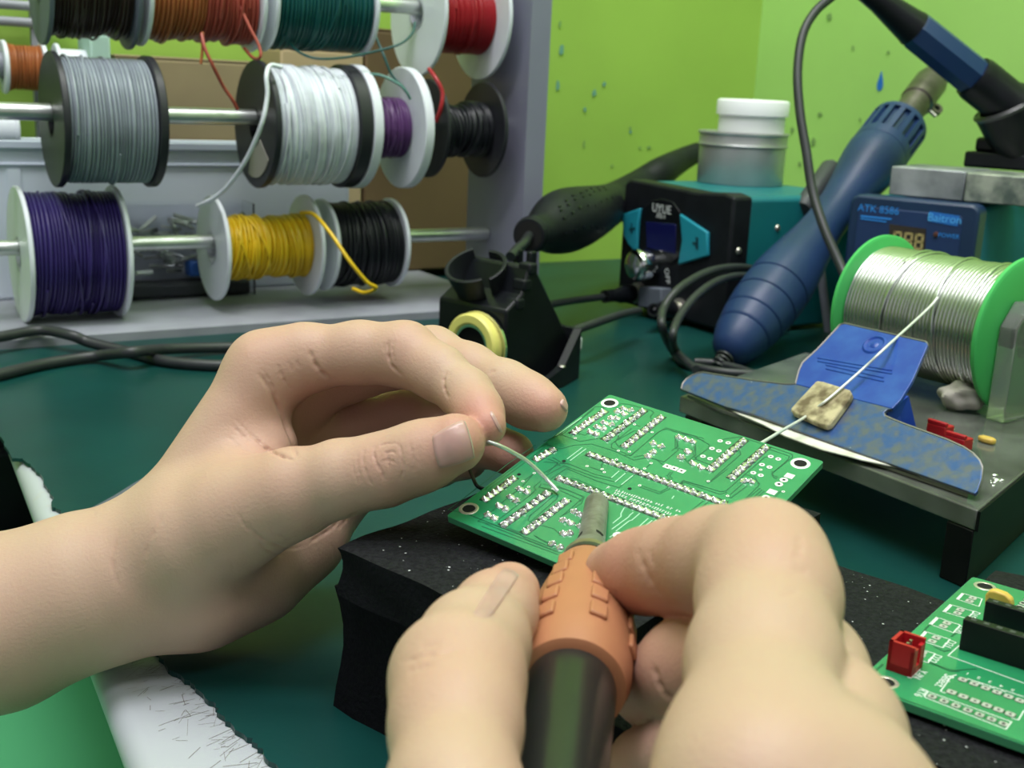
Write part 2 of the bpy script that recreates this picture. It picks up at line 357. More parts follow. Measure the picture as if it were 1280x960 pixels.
def wind(c0, ax, L, R, turns, rough=.0006, skew=.0015, seg=44, bulge=0., groove=2.3, strands=0):
    """one layer of wire turns wound round an axis"""
    g = G(); u, v, ax = frame(ax); per = 5; n = turns*per; rr = L/turns/2
    off = rng.normal(0, rough, turns+1); off = np.convolve(np.pad(off, 2, mode='edge'), [.15,.2,.3,.2,.15], 'valid')*1.6 + rng.normal(0, rough*.35, turns+1); ph = np.cumsum(rng.normal(0, .5, turns+1)); sk = rng.uniform(.3, 1., turns+1)*skew
    vs = []; cols = n+1
    for k in range(seg):
        a = 2*math.pi*k/seg; d = math.cos(a)*u+math.sin(a)*v
        for i in range(cols):
            q = min(i//per, turns-1); fr = i/per-q; e = min(1, 6*min(i, n-i)/n)
            w = 1-fr if fr < 1 else 0
            sh = (sk[q]*math.sin(a+ph[q])*(1-fr)+sk[q+1]*math.sin(a+ph[q+1])*fr)*e
            rad = R + off[q]*(1+.8*math.sin(a*2+ph[q])) + rr*(math.sqrt(max(0, 1-(2*fr-1)**2))-1)*groove + bulge*math.sin(math.pi*i/n)
            vs.append(c0+ax*(i/n*L+sh)+d*rad)
    f = [(k*cols+i, ((k+1) % seg)*cols+i, ((k+1) % seg)*cols+i+1, k*cols+i+1) for k in range(seg) for i in range(n)]
    g.add(vs, f)
    for _ in range(strands):                              # turns that wander across the layer below
        t0, t1 = rng.uniform(.06,.94), 0; t1 = np.clip(t0+rng.normal(0,.16), .05, .95); a0 = rng.uniform(0,6.28); sp = rng.uniform(2.2,4.2); w = min(rr, .0011)*.8
        P = []
        for k in range(26):
            s_ = k/25; a = a0+sp*s_; t = t0+(t1-t0)*(3*s_*s_-2*s_**3); lift = min(1, 6*min(s_,1-s_))
            P.append(c0+ax*(t*L)+(math.cos(a)*u+math.sin(a)*v)*(R+w*(.9*lift-.5)))
        g.tube(P, w, 7)
    return g
def flange_g(c, ax, R, th, hole):
    return G().lathe([(0, hole), (0, R-.0006), (.0006, R), (th-.0006, R), (th, R-.0006), (th, hole)], c, ax, seg=56, closed=True)
def spool(P, x0, x1, R, Rw, mf, mw, label, th=.0028, rr=.005, turns=26, th2=None, strands=9, name='wire_spool', rough=.0006, skew=.0018, hub=False, group='wire spools on the rack rods'):
    a, b = rowpt(x0, P), rowpt(x1, P); hole = .009; drop = Z*(hole-rr+.0003)
    a = a-drop; b = b-drop
    t = thing(name, label, 'wire spool', a*.5+b*.5-Z*R, group)
    L = np.linalg.norm(b-a)
    th2 = th2 or th
    for c, h_ in ((a, th), (b-B*th2, th2)):
        f = build('flange', flange_g(c, B, R, h_, hole), mf, t)
    build('core', G().lathe([(0, hole), (L, hole), (L, hole+.002), (0, hole+.002)], a, B, closed=True), mf, t)
    ms = mw if isinstance(mw, (list, tuple)) else [mw]
    l = (L-th-th2)/len(ms)
    for i, m in enumerate(ms):
        build('winding', wind(a+B*(th+l*i), B, l, Rw, max(6, turns//len(ms)), rough, skew, strands=strands//len(ms)), m, t, smooth=0 or 60)
    return t, a-B*0, b
def wirecol(name, c, rough=.36): return mat(name, c, rough, var=.12, vscale=55)
w_brown = wirecol('dark_brown_wire', (.028,.017,.012)); w_or = wirecol('orange_wire', (.36,.115,.035)); w_coral = wirecol('coral_wire', (.36,.070,.045))
w_tealw = wirecol('dark_teal_wire', (.004,.070,.066)); w_red = wirecol('red_wire', (.33,.012,.018)); w_grey = wirecol('grey_wire', (.27,.31,.35))
w_white = wirecol('white_wire', (.66,.71,.75)); w_purp = wirecol('purple_wire', (.105,.040,.145)); w_blk = wirecol('black_wire', (.010,.012,.015))
w_ind = wirecol('indigo_wire', (.035,.022,.135)); w_yel = wirecol('yellow_wire', (.66,.44,.012))
def wend(name, pts, r, m, parent): return build('wire_end', G().tube(spline(pts, 10), r, 8), m, parent, smooth=60)
s_brown, *_ = spool(RT, 47, 161, .0335, .0285, m_gflange, w_brown, 'dark brown wire spool with grey flanges at top left of the rack', rough=.0011)
s_or, *_ = spool(RT, 170, 314, .031, .0275, m_wflange, [w_or, w_coral], 'orange and coral wire spool on the top rod', rough=.0010)
s_teal, *_ = spool(RT, 325, 452, .030, .0275, m_wflange, w_tealw, 'dark teal wire spool on the top rod')
s_red, *_ = spool(RT, 521, 604, .041, .024, m_wflange, w_red, 'red wire spool with wide white flanges beside the rack panel')
s_grey, *_ = spool(RM, 63, 190, .0385, .0362, m_kflange, w_grey, 'grey wire spool with black flanges on the middle rod', turns=24, rough=.0004, th=.004, th2=.005, strands=4)
s_white, *_ = spool(RM, 318, 436, .0395, .0368, m_kflange, w_white, 'white wire spool with black flanges on the middle rod', rough=.0007, skew=.004, th=.004, th2=.0085, strands=16)
s_purp, *_ = spool(RM, 437, 510, .0400, .0195, m_wflange, w_purp, 'half empty purple wire spool with white flanges', skew=.005, turns=22, th=.0065, strands=16)
s_blk, *_ = spool(RM, 532, 606, .0330, .0185, m_kflange, w_blk, 'black wire spool with black flanges against the rack panel', skew=.005, turns=22, strands=14)
s_ind, *_ = spool(RB, 22, 147, .0405, .0372, m_wflange, w_ind, 'full indigo wire spool with white flanges at lower left of the rack')
s_yel, *_ = spool(RB, 264, 384, .0338, .0205, m_wflange, w_yel, 'half empty yellow wire spool on the lowest rod', skew=.004, turns=26, strands=14)
s_blk2, *_ = spool(RB, 400, 490, .0310, .0285, m_wflange, w_blk, 'black wire spool with white flanges on the lowest rod', skew=.003)
# label patch on the white spool's dark flange
a = rowpt(318, RM)-Z*.0043
build('label_sticker', G().lathe([(0,.014),(-.0004,.014),(-.0004,.033),(0,.033)], a-B*.0002, B, arc=(-.5,.75), ref=-N*.35-Z*.8, closed=True, seg=12), mat('old_paper_label', (.34,.33,.28), .7), s_white)
wend('', [W(252,42,.69), W(256,60,.688), W(266,82,.69), W(279,108,.70), W(290,124,.705), W(297,137,.71)], .0011, w_coral, s_or)
wend('', [W(253,40,.69), W(253,62,.69), W(251,80,.69)], .0009, w_or, s_or)
wend('', [W(300,8,.70), W(312,34,.70), W(324,58,.70), W(325,72,.70), W(316,72,.71), W(305,60,.715)], .0010, w_coral, s_or)
wend('', [W(352,84,.70), W(338,82,.695), W(333,95,.69), W(334,120,.69), W(327,155,.69), W(310,195,.70), W(290,226,.71), W(270,246,.72), W(246,258,.73)], .0014, w_white, s_white)
wend('', [W(360,50,.73), W(372,64,.725), W(395,73,.72), W(430,72,.73), W(470,64,.74), W(500,55,.745), W(515,42,.75), W(519,28,.755)], .0008, w_tealw, s_teal)
wend('', [W(466,20,.76), W(470,45,.755), W(480,70,.75), W(490,94,.75), W(505,110,.75), W(512,122,.75)], .0009, w_tealw, s_teal)
wend('', [W(436,102,.75), W(452,94,.745), W(475,94,.74), W(498,105,.74), W(508,115,.742), W(513,124,.745)], .0009, mat('green_grey_wire', (.10,.24,.20), .4), s_purp)
wend('', [W(536,86,.755), W(546,100,.75), W(553,116,.75), W(551,135,.75), W(545,152,.755)], .0014, w_red, s_red)
wend('', [W(376,266,.755), W(392,268,.745), W(412,290,.735), W(436,325,.73), W(458,352,.735), W(470,360,.74), W(456,366,.745), W(441,361,.75)], .0013, w_yel, s_yel)
# things stored behind the rods
def sbox(px0, px1, nn, z0, z1, dn):
    """box corner and edges for a box whose front face lies in the plane n=nn and shows between two photo columns"""
    p0 = onplane(px0, 250, S(0,nn), N); p1 = onplane(px1, 250, S(0,nn), N)
    return S(p0@B, nn, z0), B*((p1-p0)@B), N*dn, Z*(z1-z0)
nR = RM@N; nB = RB@N
def ztop(px, py, nn): return onplane(px, py, S(0,nn), N)[2]
# white bin
nb = nB+.069; zt = ztop(200, 178, nb)
o, a, b, c = sbox(-30, 436, nb, LZ+.0004, zt, .034)
wb = thing('storage_bin', 'pale white plastic bin behind the lower wire spools', 'storage bin', o+a/2+b/2)
th = N*.0025; thb = B*.0025
g = G().box(o, a, N*.0025, c).box(o+b-N*.0025, a, N*.0025, c).box(o, B*.0025, b, c).box(o+a-B*.0025, B*.0025, b, c).box(o, a, b, Z*.0025)
build('body', g, m_wplas, wb, bevel=.0008)
g = G().box(o-N*.003+c-Z*.005, a, N*.003, Z*.005).box(o-N*.0015+c-Z*.016, a, N*.0015, Z*.002)
build('rim', g, mat('bin_rim_plastic', (.50,.57,.66), .4), wb, bevel=.0006)
L = np.linalg.norm(a)
g = G().box(o-N*.001+B*(L*.075), B*.008, N*.001, c-Z*.018)
build('rib', g, m_wplas, wb)
# cartons behind
def carton(label, px0, px1, nn, py, z0, dn, m, name='carton'):
    o, a, b, c = sbox(px0, px1, nn, z0, ztop((px0+px1)/2, py, nn), dn)
    t = thing(name, label, 'cardboard box', o+a/2+b/2, None)
    build('body', G().box(o, a, b, c), m, t, bevel=.0015)
    u = unit(a)
    build('flap', G().box(o+c, a*.999, b*.495, Z*.002).box(o+c+b*.505, a*.999, b*.495, Z*.002), m, t, bevel=.0006)
    return t, o, a, b, c
carton('khaki cardboard box behind the grey and white spools', 150, 318, nB+.108, 76, LZ+.0004, .042, m_carton)
carton('tan cardboard box behind the white wire spool', 352, 452, nB+.108, 64, LZ+.0004, .042, m_tan)
carton('tall brown cardboard box between the spools and the rack panel', 455, 640, nB+.108, 44, LZ+.0004, .042, m_brown)
carton('pale mint cardboard box behind the brown wire spool', 121, 146, nB+.108, 44, LZ+.0004, .04, mat('mint_card', (.40,.58,.50), .7))
# clear tray of small metal bits in front of the bin
o, a, b, c = sbox(152, 318, nB+.0412, LZ+.0004, ztop(215, 256, nB+.0412), .0235)
tb = thing('parts_tray', 'clear plastic tray of small metal bits beside the yellow spool', 'tray', o+a/2+b/2)
m_clear = mat('clear_tray_plastic', (.95,.97,.98), .02, trans=1., ior=1.12)
g = G().box(o, a, N*.0012, c).box(o+b, a, N*.0012, c).box(o+N*.0012, B*.0012, b-N*.0012, c).box(o+a-B*.0012, B*.0012, b, c)
build('wall_shell', g, m_clear, tb)
build('base', G().box(o+a*.03+N*.002+Z*.0002, a*.94, b*.85, Z*.010), mat('dark_tray_base', (.04,.045,.055), .5), tb, bevel=.002)
g = G(); L = np.linalg.norm(a)
for i in range(70):
    p = o+B*random.uniform(.008, L-.008)+N*random.uniform(.004,.019)+Z*random.uniform(.018,.052); an = random.uniform(0, 6.3); el = random.uniform(-.15,.9)*random.random()
    q = p+V(math.cos(an)*math.cos(el), math.sin(an)*math.cos(el), math.sin(el))*random.uniform(.012,.024)
    q = q+B*(np.clip(q@B, o@B+.003, o@B+L-.003)-q@B)+N*(np.clip(q@N, o@N+.003, o@N+.021)-q@N); q[2] = max(q[2], .016); q[2] = min(q[2], o[2]+c[2]+.004)
    g.tube([p, q], random.uniform(.0007,.0020), 6)
mb_ = build('metal_bits', g, mat('mixed_metal_bits', (.55,.58,.60), .35, metal=.4, col2=(.08,.09,.10), vscale=70), tb); tag(mb_, kind='stuff')
g = G().box(o+a*.5+N*.006+Z*.013, B*.03, N*.012, Z*.012); build('blue_piece', g, mat('blue_plastic_piece', (.02,.10,.42), .4), tb, bevel=.002)
# little spools standing on the bin and beyond it
def mini(label, px0, px1, pyc, nn, R, Rw, m):
    p = onplane(px0, pyc, S(0,nn), N); P = p
    return spool(P, px0, px1, R, Rw, m_wflange, m, label, rr=.0085, turns=16, strands=0, name='small_wire_spool', group=None)
zb = zt
mini('small orange wire spool behind the grey spool', 2, 56, 82, nB+.126, .0175, .0150, w_or)
mini('small indigo wire spool low behind the middle rod at far left', -22, 22, 160, nB+.086, .0115, .0095, w_ind)
mini('small mustard wire spool behind the top of the grey spool', 68, 118, 80, nB+.126, .0145, .0080, mat('mustard_wire', (.42,.26,.01), .4))
rk = thing('back_rack', 'thin grey rack rails behind the brown spool at top left', 'rack', S(bE, nB+.145, 0))
for py in (5, 26):
    p = onplane(0, py, S(0,nB+.145), N); build('rail', G().cyl(p-B*.2, p+B*.045, .0032), m_steel, rk)
p = onplane(37, 5, S(0,nB+.145), N)
build('post', G().box(V(p[0],p[1],LZ+.0004), B*.006, N*.006, Z*.30), m_steel, rk); p = onplane(-60, 5, S(0,nB+.145), N); build('post', G().box(V(p[0],p[1],LZ+.0004), B*.006, N*.006, Z*.30), m_steel, rk)
p = onplane(30, 82, S(0,nB+.126), N)
build('rail', G().cyl(p-B*.16, rowpt(119, p), .0084), m_steel, rk)
# two black cables crossing on the mat at the left
def cable(label, pts, r, m=m_cable, name='cable', cat='cable', sub=14, seg=12):
    return tag(build(name, G().tube(spline(pts, sub), r, seg), m, smooth=60), label, cat)
cable('black cable lying on top at the crossing left of the raised hand', [D(-60,482,.0032),D(0,468,.0032),(D(60,454,.0032)),D(120,445,.004),D(165,440,.0098),D(215,436,.006),D(300,434,.0032),D(400,432,.0032),D(470,430,.0032),D(545,434,.0032)], .0031)
cable('black cable passing beneath the other cable on the mat at left', [D(-60,430,.0095),D(0,421,.0095),D(50,413,.0100),D(88,419,.0098),D(112,428,.0060),D(165,441,.0031),D(210,452,.0032),D(280,457,.0032),D(360,455,.0032),D(450,452,.0032),D(540,452,.0032)], .0031)
cable('thin grey cable under the wrist on the green mat', [D(95,652,.0022),D(118,641,.0022),D(145,626,.0022),D(190,600,.0022),D(240,590,.0022)], .0021, mat('slate_cable_rubber', (.10,.11,.14), .45))
# ------------------------------------------------------------------ iron stand in the middle
hu, hv = V(.777,-.63,0), V(.63,.777,0)
T0 = W(548, 372, .625); hb = V(T0[0], T0[1], 0)
def H(u, v, z): return hb+hu*u+hv*v+Z*z
hz = T0[2]
st = thing('iron_stand', 'black soldering iron stand with cradle and yellow ring on the mat', 'iron stand', H(.025,.04,0))
wU = .054; dV = .072
# base tray
def vz(x, y): q = onplane(x, y, H(wU-.006,0,0), hu)-H(wU-.006,0,0); return q@hv, q[2]
P1, P2, P3 = W(727,411,.64), W(705,459,.622), W(676,482,.608)
lo_ = [H(-.004,-.006,0), V(P3[0],P3[1],0), V(P2[0],P2[1],0), V(P1[0],P1[1],0), H(-.004,.066,0)]
hi_ = [H(-.004,-.006,.008), P3, P2, P1, H(-.004,.066,P1[2])]
g = G(); g.add(lo_+hi_, [(4,3,2,1,0),(0,1,6,5),(1,2,7,6),(2,3,8,7),(3,4,9,8),(4,0,5,9)])
g.add([p*V(1,1,0)+Z*.004 for p in lo_], [(0,1,2,3,4)])
cen = sum(hi_)/5
inn_ = [p+unit((cen-p)*V(1,1,0))*.0045 for p in hi_]
g.add(hi_+inn_, [(i, (i+1) % 5, (i+1) % 5+5, i+5) for i in range(5)])
g.add(inn_+[p*V(1,1,0)+Z*.004 for p in inn_], [(i, (i+1) % 5, (i+1) % 5+5, i+5) for i in range(5)])
build('base', g, m_blackm, st, smooth=20)
build('screw', G().lathe([(.0008,0),(.0006,.0016),(0,.0020)], P2+(cen-P2)*.05, Z, 12), m_screw, st)
build('sponge', G().box(W(703,428,.648)-Z*.006, hu*.006, hv*.012, Z*.009), mat('pale_sponge', (.55,.58,.62), .8), st, bevel=.002)
# body: sloped block
side = [(0,.001),(0,hz)]+[vz(x, y) for x, y in ((653,368),(662,334),(667,331),(670,335),(713,426))]
e_ = side[-1]; side.append((e_[0]+.006,.001))
g = G().prism([H(0, v, z) for v, z in side], hu*(wU-.006))
build('body', g, m_black, st, bevel=.0015)
# ring on the front
rc = H(.030, -.001, hz-.0205)
build('ring', G().lathe([(0,.0115),(-.006,.0115),(-.0068,.0125),(-.0068,.0162),(-.0055,.0172),(0,.0172)], rc, hv, 48, closed=True), m_yel, st)
build('ring_sleeve', G().lathe([(0,.0100),(-.0055,.0100),(-.0055,.0114),(0,.0114)], rc, hv, 40, closed=True), m_chrome, st)
build('opening', G().lathe([(-.0003,0),(-.0003,.0101)], rc, hv, 40), m_hole, st)
build('ring_band', G().lathe([(0,.0165),(-.0005,.0165),(-.0015,.0188),(0,.0188)], rc+hu*.0016-Z*.0006, hv, 40, closed=True), m_chrome, st)
# cradle: open tube split into two lips
cbp = W(608, 377, .628); CFh = unit(CF*V(1,1,0)); ca = unit(Z*.90-CFh*.40-CR*.26)
cpf = [(0,.0118),(.0245,.0170),(.0249,.0163),(.0246,.0149),(.002,.0100)]
build('cradle', G().lathe(cpf, cbp, ca, 30, closed=True, arc=(math.radians(96), math.radians(283)), ref=CR), m_blackm, st)
build('cradle', G().lathe([(0,.0118),(.0225,.0166),(.0229,.0159),(.0226,.0146),(.002,.0100)], cbp, ca, 24, closed=True, arc=(math.radians(-62), math.radians(64)), ref=CR), m_blackm, st)
build('cradle_floor', G().cyl(cbp-ca*.010, cbp+ca*.003, .0108, .0110), m_black, st)
for k, (x, y) in enumerate(((664,337),(657,357),(648,381))):
    v0_, z0_ = vz(x, y); q = H(wU-.0135, v0_-.002, z0_-.003)
    build('clip', G().box(q, hu*.0085, hv*.0065, Z*.0062), m_blackm, st, bevel=.0012)
# fork that carries the black handle
fk = W(650,326,.668)
build('fork', G().box(fk-hu*.006-Z*.006, hu*.004, hv*.006, Z*.012).box(fk+hu*.004-Z*.006, hu*.004, hv*.006, Z*.012).box(fk-hu*.006-Z*.010, hu*.014, hv*.006, Z*.005), m_black, st, bevel=.001)
# ------------------------------------------------------------------ black hot-air handle lying from the stand to the black and teal station
hpts = [(661,294,.70,20),(664,293,.705,23),(669,292,.71,22.5),(677,290,.718,24),(690,284,.733,34),(704,277,.75,40),(720,272,.772,38.5),(738,266,.815,33.5),(755,259,.858,28),(770,252,.895,25),(800,234,.932,22),(825,216,.945,19),(850,201,.97,15),(872,190,.985,12)]
HP = spline([W(x, y, z) for x, y, z, r in hpts], 8); HR = [float(q[0]) for q in spline([V(r*z/FPX,0,0) for x, y, z, r in hpts], 8)]
hg = thing('hot_air_handle', 'black bulbous hot air handle pointing at the iron stand', 'hot air tool', HP[0]-Z*.02)
build('handle', G().tube(HP, HR, 44), m_blackm, hg, smooth=60)
ax = unit(HP[6]-HP[0])
g = G()
for k in range(4):
    for j in range(8):
        i = 30+4*j-k; t_ = unit(HP[i+1]-HP[i-1]); dd = unit(-CF*.75+Z*(.42-.22*k)); dd = unit(dd-t_*np.dot(dd, t_)); c = HP[i]+dd*HR[i]*.985
        g.box(c-t_*.0015, t_*.0030, np.cross(t_, dd)*.0011, dd*.0009)
build('grip_ribs', g, m_black, hg)
build('nozzle', G().tube(spline([HP[2], W(655,304,.685), W(646,312,.674), W(638,321,.665)], 6), .0030, 14), mat('dark_gun_metal', (.05,.055,.06), .35, metal=.6), hg, smooth=60)
build('mouth', G().lathe([(-.0004,0),(-.0004,HR[0]*.86)], HP[0], ax, 32), m_hole, hg)
# ------------------------------------------------------------------ black and teal soldering station
su, sv = -N, B                                            # along the front to the right, and back along the side
C1 = W(918, 245, .75); sz = C1[2]; C0 = V(C1[0], C1[1], 0)
def Q(u, v, z): return C0+su*u+sv*v+Z*z
p = W(776, 224, .845); sw = -((p-C1)@su)
ssn = thing('soldering_station', 'black fronted soldering station with teal case carrying a tin', 'soldering station', Q(-sw/2,.08,0))
build('case', G().prism([Q(-sw+.002,.016,.003), Q(-.001,.016,.003), Q(-.001,.016,sz-.003), Q(-.004,.016,sz-.0005), Q(-sw+.005,.016,sz-.0005), Q(-sw+.002,.016,sz-.003)], sv*.105), m_teal, ssn, bevel=.0015)
fp = [Q(-sw,0,.004), Q(0,0,.004), Q(0,0,sz-.001), Q(-.010,0,sz+.001), Q(-.036,0,sz-.001), Q(-sw+.006,0,sz+.001), Q(-sw,0,sz-.002)]
build('front_panel', G().prism(fp, sv*.017), m_blackm, ssn, bevel=.0022, seg=3)
for k in range(2): build('foot', G().box(Q(-sw+.012+k*(sw-.034),.02,0), su*.012, sv*.012, Z*.0035), m_black, ssn)
def fq(px, py, d=0.): return onplane(px, py, C0-sv*d, sv)
def fpoly(name, pts, th, m, parent=ssn, bevel=.0006): return build(name, G().prism([fq(x, y, .0) for x, y in pts], -sv*th), m, parent, bevel=bevel)
fpoly('bezel', [(803,262),(815,251),(828,248),(842,252),(851,264),(854,295),(851,322),(840,330),(812,326),(803,312),(801,285)], .0012, m_black)
fpoly('display', [(809,277),(847,280),(846,318),(810,310)], .0016, m_screen)
fpoly('button', [(781,268),(804,260),(801,280),(799,316),(789,306),(783,294)], .0030, m_tealb, bevel=.001)
fpoly('button', [(853,267),(888,290),(888,320),(851,331),(856,300)], .0030, m_tealb, bevel=.001)
mk_ = mat('button_mark_print', (.003,.05,.07), .5)
for qs in (([(787,285),(794,284),(794,287),(787,288)], [(789,279),(790.5,279),(790.5,292),(789,292)]), ([(866,302),(873,304),(873,307),(866,305)], [(870,296),(873,297),(873,312),(870,311)])):
    g = G()
    for q in qs: g.prism([fq(x, y, .0030) for x, y in q], -sv*.0004)
    build('button_mark', g, mk_, ssn, smooth=0)
text('maker_lettering', 'UYUE', fq(827,261.5,.0013), su, Z, .0085, m_white, ssn, .0001)
text('model_lettering', '305-I', fq(826,270,.0013), su, Z, .0050, m_white, ssn, .0001)
text('switch_lettering', 'OFF', fq(834,345,.0001), unit(Z*-.9+su*.25), unit(su*.9+Z*.25), .0065, m_white, ssn, .0001)
kc = fq(818, 330)
build('knob', G().lathe([(0,.0085),(-.006,.0085),(-.0075,.0110),(-.016,.0114),(-.0185,.0100),(-.0195,.0070),(-.0200,0)], kc, sv, 40), m_chrome, ssn, smooth=50)
build('connector_block', G().prism([fq(812,357), fq(840,360), fq(840,384), fq(811,383)], -sv*.010), mat('grey_connector', (.12,.14,.17), .4), ssn, bevel=.0008)
for px, py in ((800,366),(850,386)):
    c = fq(px, py); build('socket', G().lathe([(0,.0075),(-.004,.0075),(-.004,.0058),(-.009,.0058),(-.009,0)], c, sv, 28), m_screw, ssn, smooth=40)
for u, v, z in ((-.004,.006,sz-.030),):
    build('case_screw', G().lathe([(.0012,0),(.0010,.0016),(0,.0024)], Q(.0002,.008,sz-.036), su, 14), m_screw, ssn)
build('case_screw', G().lathe([(.0012,0),(.0010,.0016),(0,.0024)], Q(-.001,.042,sz-.022), su, 14), m_screw, ssn)
# tin and jar on the station
tz = sz-.0003; tp = D(924, 229, tz); zc = proj(tp)[2]
tr = 53*zc/FPX
tin = thing('tin', 'round metal tin standing on the black and teal station', 'tin', tp)
th_ = 63*zc/FPX
build('body', G().lathe([(0,0),(0,tr-.0005),(.0008,tr),(th_-.011,tr),(th_-.011,tr-.0006),(th_-.0112,0)], tp, Z, 64), m_tin, tin)
build('lid', G().lathe([(th_-.0105,tr-.0005),(th_-.0105,tr+.0010),(th_-.0095,tr+.0012),(th_-.0085,tr+.0006),(th_-.0025,tr+.0006),(th_-.0015,tr+.0016),(th_-.0002,tr+.0014),(th_,tr+.0004),(th_-.0010,tr-.0015),(th_-.0010,0)], tp, Z, 64), m_tin, tin)
jp = tp+Z*(th_-.0010)+CR*(8.5*zc/FPX); jr = 43*zc/FPX
jar = thing('jar', 'white plastic jar standing on the round tin', 'jar', jp)
build('body', G().lathe([(0,0),(0,jr-.002),(.001,jr-.0015),(.013,jr-.0015),(.013,0)], jp, Z, 56), m_jar, jar)
build('lid', G().lathe([(.0125,jr-.002),(.0128,jr+.0006),(.0225,jr+.0006),(.0236,jr-.0002),(.0242,jr-.0022),(.0244,0)], jp, Z, 56), m_jar, jar, smooth=50)
# plugs with cables into the station
def plug_cable(label, sock, pts, r):
    c = fq(*sock)-sv*.0085; 
    t = thing('plug_cable', label, 'cable', c)
    P = [c]+pts; S_ = spline(P, 12)
    k = 10; build('cord', G().tube(S_[k:], r, 12), m_cable, t, smooth=60)
    a = S_[0]; dr = unit(S_[6]-S_[0]); 
    build('plug', G().lathe([(-.002,0),(-.002,.0062),(.014,.0062),(.016,.0054),(.024,.0044),(.034,.0034),(.036,0)], a, dr, 24), m_black, t, smooth=40)
    for q in range(5): build('strain_rib', G().lathe([(0,.003),(0,.0045),(.0012,.0045),(.0012,.003)], a+dr*(.025+.0024*q), dr, 18, closed=True), m_blackm, t)
    return t
plug_cable('black plug cable in the left socket of the black and teal station', (800,366), [W(745,372,.80), W(690,380,.74), W(650,392,.72), W(600,402,.73), D(590,396,.003)], .0026)
plug_cable('black plug cable in the lower right socket of the black and teal station', (850,386), [W(790,390,.735), W(735,407,.68), W(700,420,.67), D(680,425,.003), D(640,430,.003)], .0026)
# looped cables by the heat gun
cable('black cable looping widely in front of the black and teal station', [D(1010,470,.003),D(960,468,.003),D(905,465,.003),D(858,455,.003),D(842,440,.004),W(828,410,.655),W(830,385,.67),W(850,360,.68),W(885,340,.71),W(918,334,.734),W(945,338,.757),W(966,354,.768),D(984,412,.003)], .0025)
cable('black cable forming the inner loop beside the blue heat gun', [D(870,462,.010),D(846,440,.010),W(841,420,.648),W(850,395,.665),W(872,368,.685),W(900,350,.71),W(930,345,.738),W(953,354,.755),D(972,420,.003)], .0024)
cable('grey black cable lying under the heat gun towards the blue clip', [D(868,452,.003),D(895,454,.0030),D(925,461,.0030),D(950,470,.0030),D(985,474,.0030),D(1010,465,.0030),D(1035,440,.003),D(1045,415,.003)], .0023)
# ------------------------------------------------------------------ blue station with heat gun, block, stand and iron
fa = math.radians(37)
bu, bv = V(math.cos(fa), -math.sin(fa), 0), V(math.sin(fa), math.cos(fa), 0)
B0 = W(1064, 242, .72); bz = B0[2]; BB = V(B0[0], B0[1], 0)
def R_(u, v, z): return BB+bu*u+bv*v+Z*z
p = onplane(1226, 258, BB, bv); bw = (p-BB)@bu
bs = thing('rework_station', 'navy fronted rework station with pale teal case at right', 'rework station', R_(bw/2,.08,0))
def rrect(u0, u1, z0, z1, r, v, n=5):
    out = []
    for cu, cz, a0 in ((u1-r, z1-r, 0), (u0+r, z1-r, 90), (u0+r, z0+r, 180), (u1-r, z0+r, 270)):
        for k in range(n+1): a = math.radians(a0+90*k/n); out.append(R_(cu+r*math.cos(a), v, cz+r*math.sin(a)))
    return out
build('front_frame', G().prism(rrect(0, bw, .004, bz, .006, 0), bv*.016), m_navyd, bs, bevel=.0018)
build('front_panel', G().prism(rrect(.006, bw-.009, .010, bz-.007, .003, -.0006), bv*.004), m_navy, bs, bevel=.0004)
build('case', G().prism(rrect(.002, bw-.001, .004, bz-.002, .005, .016), bv*.16), m_tealbox, bs, bevel=.001)
for k in range(2): build('foot', G().box(R_(.008+k*(bw-.028),.02,0), bu*.012, bv*.012, Z*.005), m_black, bs)
def bq(px, py): return onplane(px, py, BB-bv*.0006, bv)
text('model_lettering', 'ATK 8586', bq(1098,262), bu, Z, .0062, m_bluetext, bs)
build('underline', G().prism([bq(1076,269), bq(1115,273), bq(1114,275), bq(1076,271)], -bv*.0003).prism([bq(1076,272.5), bq(1108,276.5), bq(1108,278), bq(1076,274)], -bv*.0003), m_bluetext, bs, smooth=0)
build('brand_plate', G().prism([bq(1162,264), bq(1200,270), bq(1197,283), bq(1162,277)], -bv*.0003), mat('blue_brand_patch', (.02,.16,.55), .5), bs, smooth=0)
text('brand_lettering', 'Baitron', bq(1181,273.5)-bv*.0003, bu, Z, .0068, mat('light_blue_print', (.10,.46,.95), .5), bs)
text('power_lettering', 'POWER', bq(1186,295), bu, Z, .0036, m_bluetext, bs)
build('indicator', G().lathe([(0,.0016),(-.001,.0014),(-.0014,0)], bq(1170,293), bv, 14), mat('dull_indicator', (.10,.04,.03), .3), bs)
build('display', G().prism([bq(1112,280), bq(1158,286), bq(1156,320), bq(1112,315)], -bv*.0004), mat('dark_display', (.035,.028,.018), .2), bs, smooth=0)
def seg8(g, c, w, h, t):
    for u0, z0, u1, z1 in ((-w,h,w,h),(-w,0,w,0),(-w,-h,w,-h),(-w,0,-w,h),(w,0,w,h),(-w,-h,-w,0),(w,-h,w,0)):
        a = c+bu*u0+Z*z0-bu*t-Z*t; b_ = bu*(u1-u0+2*t)+Z*0; 
        g.box(a, bu*(u1-u0+2*t), -bv*.0003, Z*(z1-z0+2*t))
for px in (1122,1135.5,1149):
    g = G(); seg8(g, bq(px, 299+(px-1122)*.12)-bv*.0005, .0020, .0042, .0007); build('digit', g, m_led, bs, smooth=0)
